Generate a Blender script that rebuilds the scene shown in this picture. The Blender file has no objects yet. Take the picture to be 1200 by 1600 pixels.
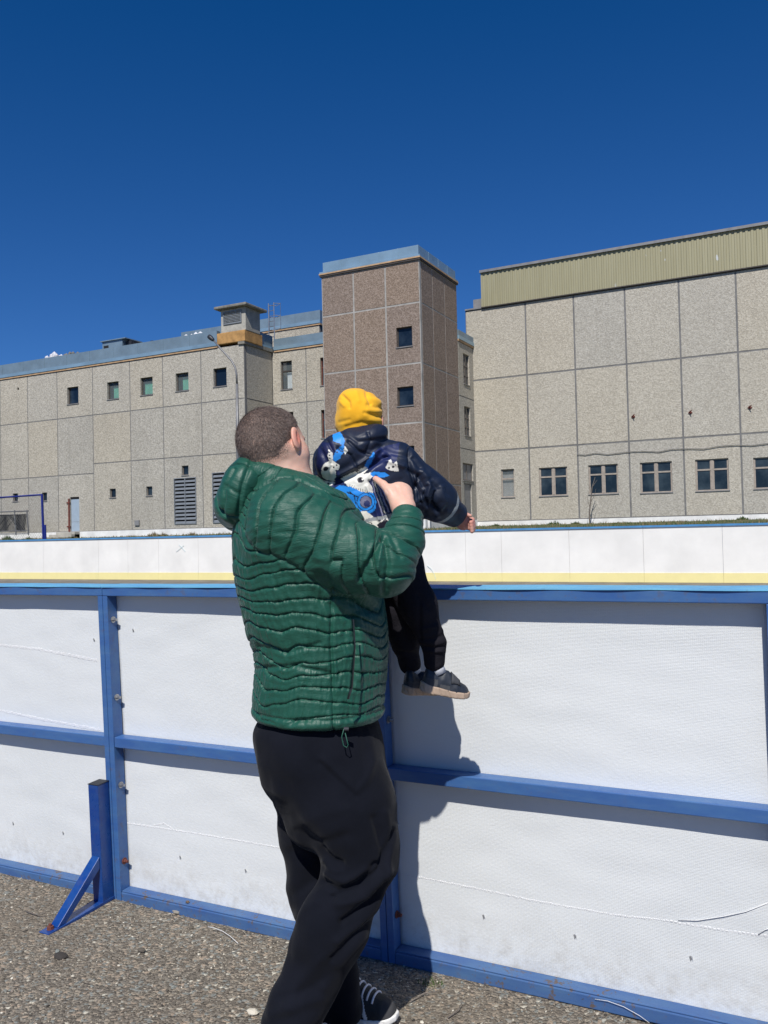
import bpy, bmesh, math, random
import numpy as np
from mathutils import Vector, Matrix, noise as mnoise
SC = bpy.context.scene
COL = SC.collection
R = math.radians
# ------------------------------------------------------------------ camera
FPX = 1300.0; YAW = R(26.7); PIT = R(1.35); ROL = R(-1.3); EYE = 1.42
_fw = np.array([-math.sin(YAW)*math.cos(PIT), math.cos(YAW)*math.cos(PIT), math.sin(PIT)])
_r0 = np.array([math.cos(YAW), math.sin(YAW), 0.0]); _u0 = np.cross(_r0, _fw)
_rt = _r0*math.cos(ROL) + _u0*math.sin(ROL); _up = -_r0*math.sin(ROL) + _u0*math.cos(ROL)
_c = np.array([0, 0, EYE])
cam = bpy.data.objects.new('camera', bpy.data.cameras.new('camera')); COL.objects.link(cam)
cam.matrix_world = Matrix(((_rt[0], _up[0], -_fw[0], 0), (_rt[1], _up[1], -_fw[1], 0), (_rt[2], _up[2], -_fw[2], EYE), (0, 0, 0, 1)))
cam.data.sensor_fit = 'VERTICAL'; cam.data.sensor_height = 24.0; cam.data.lens = 24.0*FPX/1600
cam.data.clip_start = 0.05; cam.data.clip_end = 3000
SC.camera = cam
# ------------------------------------------------------------------ sun and sky
SUN_EL = R(50); SUN_A = R(15)          # sun behind the camera, a little to the right of the fence normal
sdir = Vector((math.sin(SUN_A)*math.cos(SUN_EL), -math.cos(SUN_A)*math.cos(SUN_EL), math.sin(SUN_EL)))
sun = bpy.data.objects.new('sun', bpy.data.lights.new('sun', 'SUN')); COL.objects.link(sun)
sun.data.energy = 4.8; sun.data.angle = R(0.53); sun.data.color = (1.0, 0.965, 0.91)
sun.rotation_euler = (-sdir).to_track_quat('-Z', 'Y').to_euler(); sun.location = (0, -5, 12)
W = bpy.data.worlds.new('World'); SC.world = W; W.use_nodes = True
wn = W.node_tree.nodes; wl = W.node_tree.links
sky = wn.new('ShaderNodeTexSky'); sky.sky_type = 'NISHITA'; sky.sun_disc = False
sky.sun_elevation = SUN_EL; sky.sun_rotation = math.atan2(sdir.x, sdir.y)
sky.altitude = 300; sky.air_density = 0.9; sky.dust_density = 0.15; sky.ozone_density = 10.0
def _vm(op, a, b):
    x = wn.new('ShaderNodeVectorMath'); x.operation = op; wl.new(a, x.inputs[0]); x.inputs[1].default_value = b; return x.outputs[0]
clear = _vm('MAXIMUM', _vm('MULTIPLY', _vm('SUBTRACT', sky.outputs[0], (.42, .18, 0)), (.60, .76, 1.0)), (.02, .2, .5))   # a very clear, deep blue spring sky
wl.new(clear, wn['Background'].inputs['Color'])
wn['Background'].inputs['Strength'].default_value = 0.085
SC.view_settings.view_transform = 'Standard'; SC.view_settings.look = 'None'
SC.view_settings.exposure = 0.0; SC.view_settings.gamma = 1.0; SC.view_settings.use_curve_mapping = False
SC.cycles.use_denoising = True
rng = np.random.default_rng(7); random.seed(7)

# ------------------------------------------------------------------ geometry helpers
def ray(px, py): return _fw + _rt*(px-600)/FPX - _up*(py-800)/FPX
def at(px, py, d): return _c + ray(px, py)*d            # d metres ahead of the photographer
def on_y(px, py, Y):
    v = ray(px, py); return _c + v*Y/v[1]
def on_z(px, py, Z=0.0):
    v = ray(px, py); return _c + v*(Z-EYE)/v[2]
def on_x(px, py, X):
    v = ray(px, py); return _c + v*X/v[0]

def s2l(r, g, b):
    f = lambda c: (c/255/12.92) if c/255 <= .04045 else ((c/255+.055)/1.055)**2.4
    return (f(r), f(g), f(b), 1)

class MB:
    def __init__(s): s.v = []; s.f = []; s.m = []; s.t = []
    def add(s, vs, fs, m=0, t=0.5):
        b = len(s.v); s.v += [tuple(p) for p in vs]
        for f in fs: s.f.append(tuple(b+i for i in f)); s.m.append(m); s.t.append(t)
    def box(s, x0, x1, y0, y1, z0, z1, m=0, t=0.5, M=None):
        vs = [Vector((x, y, z)) for x in (x0, x1) for y in (y0, y1) for z in (z0, z1)]
        if M is not None: vs = [M @ v for v in vs]
        s.add(vs, [(0, 1, 3, 2), (4, 6, 7, 5), (0, 4, 5, 1), (2, 3, 7, 6), (0, 2, 6, 4), (1, 5, 7, 3)], m, t)
    def tube(s, pts, r, n=8, m=0, caps=True, t=0.5):
        pts = [Vector(p) for p in pts]; rs = r if isinstance(r, (list, tuple)) else [r]*len(pts)
        prev = None; b = len(s.v); vs = []
        for i, p in enumerate(pts):
            d = (pts[min(i+1, len(pts)-1)] - pts[max(i-1, 0)]).normalized()
            if prev is None:
                a = Vector((0, 0, 1)) if abs(d.z) < .9 else Vector((1, 0, 0)); prev = d.cross(a).normalized()
            u = (prev - d*prev.dot(d)).normalized(); w = d.cross(u); prev = u
            for k in range(n):
                an = 2*math.pi*k/n; vs.append(p + (u*math.cos(an) + w*math.sin(an))*rs[i])
        fs = []
        for i in range(len(pts)-1):
            for k in range(n):
                a = i*n+k; c = i*n+(k+1) % n; fs.append((a, c, c+n, a+n))
        if caps: fs.append(tuple(range(n-1, -1, -1))); fs.append(tuple(range((len(pts)-1)*n, len(pts)*n)))
        s.add(vs, fs, m, t)
    def poly(s, pts, h, m=0, t=0.5):          # extrude planar polygon pts by vector h
        pts = [Vector(p) for p in pts]; h = Vector(h); n = len(pts)
        s.add(pts+[p+h for p in pts], [tuple(range(n)), tuple(range(2*n-1, n-1, -1))]+[(i, i+n, (i+1) % n+n, (i+1) % n) for i in range(n)], m, t)
    def build(s, name, mats, parent=None, smooth=False, bevel=0):
        me = bpy.data.meshes.new(name); me.from_pydata(s.v, [], s.f)
        if not isinstance(mats, (list, tuple)): mats = [mats]
        for m in mats: me.materials.append(m)
        me.polygons.foreach_set('material_index', s.m)
        if smooth: me.polygons.foreach_set('use_smooth', [True]*len(s.f))
        at_ = me.attributes.new('tint', 'FLOAT', 'FACE'); at_.data.foreach_set('value', s.t)
        bm = bmesh.new(); bm.from_mesh(me); bmesh.ops.recalc_face_normals(bm, faces=bm.faces); bm.to_mesh(me); bm.free()
        o = bpy.data.objects.new(name, me); COL.objects.link(o)
        if parent: o.parent = parent
        if bevel:
            b = o.modifiers.new('bevel', 'BEVEL'); b.width = bevel; b.segments = 2; b.limit_method = 'ANGLE'
        return o

def tag(o, label=None, cat=None, group=None, kind=None):
    if label: o['label'] = label
    if cat: o['category'] = cat
    if group: o['group'] = group
    if kind: o['kind'] = kind
    return o
def empty(name, loc=(0, 0, 0), mat=None):
    o = bpy.data.objects.new(name, None); COL.objects.link(o); o.empty_display_size = .1
    if mat is not None: o.matrix_world = mat
    else: o.location = loc
    return o
def copy_tree(o, parent=None):
    c = o.copy(); COL.objects.link(c)
    if parent: c.parent = parent
    for ch in [x for x in bpy.data.objects if x.parent == o]: copy_tree(ch, c)
    return c

# ------------------------------------------------------------------ materials
class NT:
    def __init__(s, name):
        s.m = bpy.data.materials.new(name); s.m.use_nodes = True; s.n = s.m.node_tree.nodes; s.l = s.m.node_tree.links
        s.b = s.n['Principled BSDF']
    def node(s, t, **kw):
        x = s.n.new(t)
        for k, v in kw.items(): setattr(x, k, v)
        return x
    def put(s, x, inp, val):
        if hasattr(val, 'is_output') or isinstance(val, bpy.types.NodeSocket): s.l.new(val, x.inputs[inp])
        else: x.inputs[inp].default_value = val
    def coord(s, kind='Object'): return s.node('ShaderNodeTexCoord').outputs[kind]
    def mapping(s, vec, scale=(1, 1, 1), rot=(0, 0, 0)):
        x = s.node('ShaderNodeMapping'); s.l.new(vec, x.inputs[0]); x.inputs['Scale'].default_value = scale; x.inputs['Rotation'].default_value = rot; return x.outputs[0]
    def noise(s, vec, scale, detail=3, rough=.55, dist=0):
        x = s.node('ShaderNodeTexNoise'); s.l.new(vec, x.inputs['Vector']); x.inputs['Scale'].default_value = scale
        x.inputs['Detail'].default_value = detail; x.inputs['Roughness'].default_value = rough; x.inputs['Distortion'].default_value = dist; return x.outputs['Fac']
    def voro(s, vec, scale, out='Distance', feature='F1', rnd=1):
        x = s.node('ShaderNodeTexVoronoi', feature=feature); s.l.new(vec, x.inputs['Vector']); x.inputs['Scale'].default_value = scale
        x.inputs['Randomness'].default_value = rnd; return x.outputs[out]
    def ramp(s, fac, stops, interp='LINEAR'):
        x = s.node('ShaderNodeValToRGB'); s.l.new(fac, x.inputs[0]); x.color_ramp.interpolation = interp
        e = x.color_ramp.elements
        while len(e) < len(stops): e.new(.5)
        for i, (p, c) in enumerate(stops):
            e[i].position = p; e[i].color = c if isinstance(c, (tuple, list)) else (c, c, c, 1)
        return x.outputs[0]
    def mix(s, fac, a, b, mode='MIX'):
        x = s.node('ShaderNodeMix', data_type='RGBA', blend_type=mode)
        s.put(x, 0, fac); s.put(x, 6, a); s.put(x, 7, b); return x.outputs[2]
    def math(s, op, a, b=0.0, c=0.0, clamp=False):
        x = s.node('ShaderNodeMath', operation=op, use_clamp=clamp); s.put(x, 0, a); s.put(x, 1, b); s.put(x, 2, c); return x.outputs[0]
    def attr(s, name, out='Fac'):
        x = s.node('ShaderNodeAttribute', attribute_name=name); return x.outputs[out]
    def bump(s, h, strength=.5, dist=.01, nrm=None):
        x = s.node('ShaderNodeBump'); s.l.new(h, x.inputs['Height']); x.inputs['Strength'].default_value = strength; x.inputs['Distance'].default_value = dist
        if nrm is not None: s.l.new(nrm, x.inputs['Normal'])
        return x.outputs[0]
    def set(s, col=None, rough=None, metal=None, nrm=None, spec=None, **kw):
        if col is not None: s.put(s.b, 'Base Color', col)
        if rough is not None: s.put(s.b, 'Roughness', rough)
        if metal is not None: s.put(s.b, 'Metallic', metal)
        if nrm is not None: s.l.new(nrm, s.b.inputs['Normal'])
        if spec is not None: s.put(s.b, 'Specular IOR Level', spec)
        for k, v in kw.items(): s.put(s.b, k, v)
        return s.m

def mul(c, k): return (c[0]*k, c[1]*k, c[2]*k, 1)

def mat_pebble(name, base, dark, light, joint=False, stain=1.0):
    t = NT(name); o = t.coord()
    sp = t.noise(o, 11, 3, .75); vc = t.voro(o, 16, 'Color')
    sep = t.node('ShaderNodeSeparateColor'); t.l.new(vc, sep.inputs[0])
    f = t.math('ADD', t.math('MULTIPLY', sp, .65), t.math('MULTIPLY', sep.outputs[0], .35))
    c = t.ramp(f, [(.30, dark), (.5, base), (.72, light)])
    big = t.noise(o, .35, 4, .6); c = t.mix(t.ramp(big, [(.35, .0), (.75, .32*stain)]), c, mul(dark, .9))
    st = t.noise(t.mapping(o, (1.2, 1.2, .12)), 1.0, 4, .65); c = t.mix(t.ramp(st, [(.55, 0.0), (.8, .35*stain)]), c, mul(dark, .75))
    ti = t.attr('tint'); c = t.mix(1.0, c, t.ramp(ti, [(0, (.90, .91, .93, 1)), (.5, (.98, .98, .98, 1)), (1, (1.0, .975, .93, 1))]), 'MULTIPLY')
    return t.set(c, .95, nrm=t.bump(f, .9, .03), spec=.2)
M = {}
M['wall'] = mat_pebble('pebble_concrete', (.445, .415, .352, 1), (.33, .305, .26, 1), (.56, .525, .455, 1))
M['hall'] = mat_pebble('hall_pebble_concrete', (.465, .435, .370, 1), (.365, .335, .285, 1), (.565, .53, .46, 1), stain=.6)
M['brown'] = mat_pebble('brown_pebble_concrete', (.265, .205, .165, 1), (.19, .145, .115, 1), (.35, .28, .235, 1), stain=.35)

def mat_simple(name, col, rough=.7, metal=0, var=.25, scale=3, bump=0.0, bscale=30, spec=.5):
    t = NT(name); o = t.coord(); n = t.noise(o, scale, 5, .6)
    c = t.mix(t.ramp(n, [(.3, 0.0), (.75, 1.0)]), mul(col, 1-var), mul(col, 1+var*.5))
    kw = {}
    if bump: kw['nrm'] = t.bump(t.noise(o, bscale, 4, .6), bump, .01)
    return t.set(c, rough, metal, spec=spec, **kw)
M['joint'] = mat_simple('joint_mortar_grey', (.19, .187, .183, 1), .9, var=.3, scale=2)
M['joint_light'] = mat_simple('joint_mortar_light', (.38, .365, .34, 1), .9, var=.3, scale=2)
M['back'] = mat_simple('rough_concrete', (.2, .18, .15, 1), .95)
M['galv'] = mat_simple('blue_grey_roof_metal', (.205, .285, .345, 1), .42, .25, var=.22, scale=.9, bump=.25, bscale=1.5)
M['galv_shiny'] = mat_simple('zinc_sheet', (.27, .40, .49, 1), .35, .35, var=.2, scale=.8, bump=.45, bscale=1.2)
M['orange'] = mat_simple('orange_trim', (.50, .33, .19, 1), .8, var=.35, scale=2)
M['orange_conc'] = mat_simple('orange_painted_concrete', (.50, .28, .10, 1), .9, var=.4, scale=2.5, bump=.4)
M['conc'] = mat_simple('grey_concrete', (.42, .40, .35, 1), .9, var=.3, scale=2.5, bump=.6, bscale=12)
M['conc_dk'] = mat_simple('weathered_concrete', (.25, .235, .20, 1), .9, var=.45, scale=3, bump=.7, bscale=10)
M['louver'] = mat_simple('louver_metal', (.25, .27, .29, 1), .5, .3, var=.15)
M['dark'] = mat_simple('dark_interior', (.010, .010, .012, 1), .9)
M['wood'] = mat_simple('weathered_wood', (.17, .145, .125, 1), .8, var=.3, scale=6)
M['woodlt'] = mat_simple('pale_painted_wood', (.36, .31, .265, 1), .75, var=.25, scale=6)
M['brownframe'] = mat_simple('brown_frame', (.055, .045, .04, 1), .6)
M['sill'] = mat_simple('grey_sill', (.22, .22, .225, 1), .6)
M['door'] = mat_simple('pale_blue_door', (.34, .42, .50, 1), .6, var=.12)
M['rust'] = mat_simple('rusty_red', (.17, .05, .035, 1), .9, var=.4, scale=6)
M['white_plinth'] = mat_simple('whitewash', (.80, .79, .77, 1), .9, var=.2, scale=1.6, bump=.5, bscale=6)
M['tarwhite'] = mat_simple('white_plastic_heap', (.8, .8, .82, 1), .6)
M['black_metal'] = mat_simple('dark_metal', (.035, .037, .045, 1), .5, .3)
M['steel'] = mat_simple('galvanised_steel', (.42, .42, .42, 1), .35, .8)
M['pole'] = mat_simple('lamp_pole_grey', (.20, .20, .205, 1), .5, .4)
M['curt_g'] = mat_simple('green_curtain', (.12, .42, .29, 1), .9)
M['curt_w'] = mat_simple('white_curtain', (.62, .66, .66, 1), .9)
M['curt_y'] = mat_simple('yellow_blind', (.55, .55, .30, 1), .9)
M['curt_p'] = mat_simple('grey_curtain', (.33, .33, .32, 1), .9)
M['net_blue'] = mat_simple('navy_paint', (.012, .022, .20, 1), .4)
def mat_glass(name, col=(.010, .018, .028, 1)):
    t = NT(name); gn = t.noise(t.coord(), .55, 4, .6); return t.set(t.mix(t.ramp(gn, [(.45, 0.0), (.7, 1.0)]), col, (col[0]*4+.01, col[1]*3.2+.012, col[2]*2.6+.012, 1)), .06, nrm=t.bump(t.noise(t.coord(), .8, 2), .08, .05), spec=.35)  # noise patches lighten the pane colour: varied reflections painted into the glass
M['glass'] = mat_glass('window_glass')
M['glass_b'] = mat_glass('blue_window_glass', (.007, .014, .026, 1))
t = NT('clear_glass'); M['glass_clear'] = t.set((.3, .35, .36, 1), .05, spec=.4, Alpha=.16)

def mat_blue(name, col, wear=.5, rough=.38, chalk=.35):
    t = NT(name); o = t.coord()
    n = t.noise(t.mapping(o, (2, 6, 6)), 3, 6, .65); n2 = t.noise(o, 34, 5, .7); n3 = t.noise(t.mapping(o, (3, 12, 30)), 2, 3)
    c = t.mix(t.ramp(n, [(.35, 0.0), (.72, .7)]), col, (col[0]*1.6+.012, col[1]*1.5+.012, col[2]*1.12, 1))
    c = t.mix(t.ramp(n3, [(.5, 0.0), (.9, chalk)]), c, (.12, .19, .32, 1))
    wsel = t.math('MULTIPLY', t.ramp(n2, [(.56, 0.0), (.62, 1.0)]), t.ramp(t.noise(o, 2.3, 2), [(.40, 0.0), (.56, wear)]))
    c = t.mix(wsel, c, (.11, .085, .075, 1))
    return t.set(c, t.ramp(n2, [(.3, rough-.08), (.8, rough+.2)]), nrm=t.bump(n2, .12, .003))
M['blue'] = mat_blue('blue_frame_paint', (.036, .105, .30, 1), .35)
M['blue_worn'] = mat_blue('worn_blue_frame_paint', (.040, .10, .265, 1), 1.0, .5)
M['blue_stand'] = mat_blue('deep_blue_stand_paint', (.003, .040, .215, 1), .12, .3, .12)
M['cap'] = mat_blue('light_blue_cap', (.13, .40, .68, 1), .2, .4)
M['cap_far'] = mat_simple('far_blue_cap', (.075, .26, .52, 1), .5)
M['boardw'] = mat_simple('white_board', (.82, .80, .75, 1), .55, var=.12, scale=1.0, spec=.3)
M['kick'] = mat_simple('yellow_kickplate', (.84, .74, .34, 1), .5, var=.05)

def mat_sheet():
    t = NT('white_glassfibre_sheet'); o = t.coord()
    wv = t.node('ShaderNodeTexWave', wave_type='BANDS', bands_direction='Z'); t.l.new(o, wv.inputs[0]); wv.inputs['Scale'].default_value = 75; wv.inputs['Distortion'].default_value = 1.5; wv.inputs['Detail Scale'].default_value = 2
    wx = t.node('ShaderNodeTexWave', wave_type='BANDS', bands_direction='X'); t.l.new(o, wx.inputs[0]); wx.inputs['Scale'].default_value = 60; wx.inputs['Distortion'].default_value = 1.5
    weave = t.math('MULTIPLY', wv.outputs[1], wx.outputs[1])
    dim = t.ramp(t.noise(o, 2.2, 3), [(.35, .15), (.65, 1.0)])
    weave = t.math('MULTIPLY', weave, dim)
    n1 = t.noise(t.mapping(o, (1, 1, 1.25)), 3.2, 4, .5, .4); n2 = t.noise(t.mapping(o, (1.2, 1, 1.6)), 75, 3, .6)
    nb = t.bump(n1, .20, .014); nb = t.bump(n2, .26, .003, nb); nb = t.bump(weave, .30, .0025, nb)
    c = t.mix(t.ramp(t.noise(o, 1.7, 5, .6), [(.4, 0.0), (.8, .6)]), (.70, .715, .71, 1), (.635, .655, .655, 1))
    dirt = t.math('MULTIPLY', t.ramp(t.noise(o, 9, 6, .75), [(.66, 0.0), (.74, .35)]), t.ramp(t.noise(o, 1.3, 2), [(.5, 0.0), (.65, 1.0)]))
    c = t.mix(dirt, c, (.5, .48, .44, 1))
    sx = t.node('ShaderNodeSeparateXYZ'); t.l.new(o, sx.inputs[0]); low = t.ramp(sx.outputs[2], [(.04, 1.0), (.22, 0.0)])
    splash = t.math('MULTIPLY', low, t.ramp(t.noise(o, 28, 6, .7), [(.42, 0.0), (.7, .55)]))
    c = t.mix(splash, c, (.40, .36, .30, 1))
    scf = t.math('MULTIPLY', t.ramp(t.noise(t.mapping(o, (2.5, 1, 14), (0, .35, 0)), 3, 4, .6), [(.66, 0.0), (.72, .22)]), t.ramp(t.noise(o, .9, 2), [(.45, 0.0), (.6, 1.0)]))
    c = t.mix(scf, c, (.52, .53, .55, 1))
    return t.set(c, .55, nrm=nb, spec=.25)
M['sheet'] = mat_sheet()
t = NT('white_weld'); o = t.coord(); M['weld'] = t.set((.70, .70, .70, 1), .6, nrm=t.bump(t.noise(o, 160, 3), .5, .004), spec=.25)

def mat_asphalt(name, k=1.0):
    t = NT(name); o = t.coord()
    v = t.node('ShaderNodeTexVoronoi', feature='F1'); dn = t.node('ShaderNodeVectorMath', operation='ADD')
    nz = t.node('ShaderNodeTexNoise'); t.l.new(o, nz.inputs[0]); nz.inputs['Scale'].default_value = 40
    sc = t.node('ShaderNodeVectorMath', operation='SCALE'); t.l.new(nz.outputs['Color'], sc.inputs[0]); sc.inputs['Scale'].default_value = .012
    t.l.new(o, dn.inputs[0]); t.l.new(sc.outputs[0], dn.inputs[1])
    t.l.new(dn.outputs[0], v.inputs['Vector']); v.inputs['Scale'].default_value = 95
    v2 = t.node('ShaderNodeTexVoronoi'); t.l.new(dn.outputs[0], v2.inputs['Vector']); v2.inputs['Scale'].default_value = 210
    s1 = t.node('ShaderNodeSeparateColor'); t.l.new(v.outputs['Color'], s1.inputs[0])
    s2 = t.node('ShaderNodeSeparateColor'); t.l.new(v2.outputs['Color'], s2.inputs[0])
    c1 = t.ramp(s1.outputs[0], [(0, (.075, .066, .058, 1)), (.3, (.125, .113, .10, 1)), (.55, (.175, .15, .125, 1)), (.7, (.13, .14, .14, 1)), (.86, (.22, .175, .14, 1)), (.97, (.34, .32, .28, 1))], 'CONSTANT')
    c2 = t.ramp(s2.outputs[0], [(0, (.06, .053, .047, 1)), (.5, (.12, .105, .09, 1)), (.92, (.26, .23, .19, 1))], 'CONSTANT')
    c = t.mix(t.ramp(s1.outputs[1], [(.45, 0.0), (.5, 1.0)]), c2, c1)
    c = t.mix(t.ramp(t.noise(o, 1.6, 5, .6), [(.35, 0.0), (.7, .55)]), c, (.10, .082, .066, 1))
    c = t.mix(1.0, c, (k*.95, k*.945, k*.88, 1), 'MULTIPLY')
    h = t.math('ADD', t.ramp(v.outputs['Distance'], [(0, 1.0), (.7, 0.0)]), t.math('MULTIPLY', t.noise(o, 6, 4), .8))
    nb = t.bump(h, .9, .007); nb = t.bump(t.noise(o, 260, 3, .7), .6, .003, nb)
    return t.set(c, .88, nrm=nb, spec=.25)
M['asphalt'] = mat_asphalt('gravelly_asphalt', 1.9)
M['rinkfloor'] = mat_simple('rink_asphalt', (.20, .18, .145, 1), .9, var=.4, scale=2, bump=.4, bscale=40)
t = NT('grass_soil'); o = t.coord()
M['grass'] = t.set(t.ramp(t.noise(o, 2.2, 6, .7), [(.35, (.05, .075, .02, 1)), (.5, (.085, .10, .03, 1)), (.68, (.16, .12, .075, 1))]), .95, nrm=t.bump(t.noise(o, 9, 5), .8, .1))
M['blade'] = mat_simple('grass_blades', (.055, .095, .02, 1), .8, var=.5)
M['drygrass'] = mat_simple('dry_grass', (.24, .18, .09, 1), .9, var=.4)

# ------------------------------------------------------------------ the ground
def grid_sheet(name, x0, x1, y0, y1, nx, ny, hz, mat, kind='structure', parent=None, smooth=True):
    xs = np.linspace(x0, x1, nx+1); ys = np.linspace(y0, y1, ny+1)
    vs = [(x, y, hz(x, y)) for y in ys for x in xs]
    fs = [(j*(nx+1)+i, j*(nx+1)+i+1, (j+1)*(nx+1)+i+1, (j+1)*(nx+1)+i) for j in range(ny) for i in range(nx)]
    me = bpy.data.meshes.new(name); me.from_pydata(vs, [], fs); me.materials.append(mat)
    if smooth: me.polygons.foreach_set('use_smooth', [True]*len(fs))
    o = bpy.data.objects.new(name, me); COL.objects.link(o)
    if kind: o['kind'] = kind
    if parent: o.parent = parent
    return o
def gz(x, y):
    return .006*mnoise.noise(Vector((x*1.3, y*1.3, 0))) + .004*mnoise.noise(Vector((x*6, y*6, 3)))
big = MB(); big.add([(-900, -900, -.03), (900, -900, -.03), (900, 1500, -.03), (-900, 1500, -.03)], [(0, 1, 2, 3)])
tag(big.build('ground', M['rinkfloor']), kind='structure')
grid_sheet('asphalt_pavement', -7, 4, -1.5, 2.60, 300, 120, gz, M['asphalt'])
# rink interior
FA = on_z(0, 904.5); FB_ = on_z(1200, 911)                      # foot line of the far boards
fdir = Vector(((FB_-FA)[0], (FB_-FA)[1], 0)).normalized(); fn = Vector((-fdir.y, fdir.x, 0))
rk = MB(); A = Vector((FA[0], FA[1], 0)) - fdir*40; B = Vector((FB_[0], FB_[1], 0)) + fdir*30
rk.add([(-60, 2.62, -.004), (30, 2.62, -.004), (B.x, B.y+.2, -.004), (A.x, A.y+.2, -.004)], [(0, 1, 2, 3)])
tag(rk.build('rink_floor', M['rinkfloor']), kind='structure')
def bank(x, y):
    f0 = A.y + (x-A.x)/(B.x-A.x)*(B.y-A.y)
    s = min(max((y-f0-.4)/3.2, 0), 1); s = s*s*(3-2*s)
    z = 1.33*s + .012*max(y-f0-3.6, 0)*(1.0 if x > -30 else .55)
    if s <= 0: return -.03
    return min(z, 1.62 if x > -19 else 1.50) + .05*mnoise.noise(Vector((x*.5, y*.5, 1)))*s
grid_sheet('grass_bank', -75, 40, 18.2, 60, 230, 84, bank, M['grass'])

# ------------------------------------------------------------------ rink fence (near)
_a = R(.5); ex = Vector((math.cos(_a), math.sin(_a), .005)).normalized(); eu = Vector((-.006, -.038, 1)).normalized()
en = eu.cross(ex).normalized(); eu = ex.cross(en).normalized(); FO = Vector(on_z(607, 1505))
FM = Matrix(((ex.x, en.x, eu.x, FO.x), (ex.y, en.y, eu.y, FO.y), (ex.z, en.z, eu.z, FO.z), (0, 0, 0, 1)))
def floc(px, py, yl=0.0):                # point of the fence frame's plane y = yl
    v = Vector(ray(px, py)); c = Vector(_c); t = ((FO + en*yl - c).dot(en))/v.dot(en); p = c + v*t - FO
    return Vector((p.dot(ex), p.dot(en), p.dot(eu)))
XJ = (-3.58, -2.38, -1.185, 0.0, 1.199, 2.39)
def hexbolt(mb, c, ax, r=.0078, l=.008, m=0):
    c = Vector(c); ax = Vector(ax).normalized()
    mb.tube([c, c+ax*.003], .0125, 14, m); mb.tube([c+ax*.003, c+ax*(.003+l)], r, 6, m); mb.tube([c+ax*(.003+l), c+ax*(.003+l+.008)], .0055, 8, m)
def seam_strip(mb, pts, w=.011, th=.003, wig=.35, step=.006):
    pts = [Vector(p) for p in pts]; L = 0
    for a, b in zip(pts[:-1], pts[1:]):
        n = max(int((b-a).length/step), 1)
        for i in range(n):
            p = a.lerp(b, i/n); q = a.lerp(b, (i+.8)/n); ww = w*(.6+.5*random.random())
            o = (random.random()-.5)*.003
            d = Vector((0, 0, ww)); y = Vector((0, -th*(.5+random.random()), 0))
            v = [p+Vector((0, 0, -ww/2+o)), q+Vector((0, 0, -ww/2+o)), q+Vector((0, 0, ww/2+o)), p+Vector((0, 0, ww/2+o))]
            ins = [x.lerp((p+q)/2, .35)+y for x in v]
            mb.add(v+ins, [(0, 1, 5, 4), (1, 2, 6, 5), (2, 3, 7, 6), (3, 0, 4, 7), (4, 5, 6, 7)])
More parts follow.
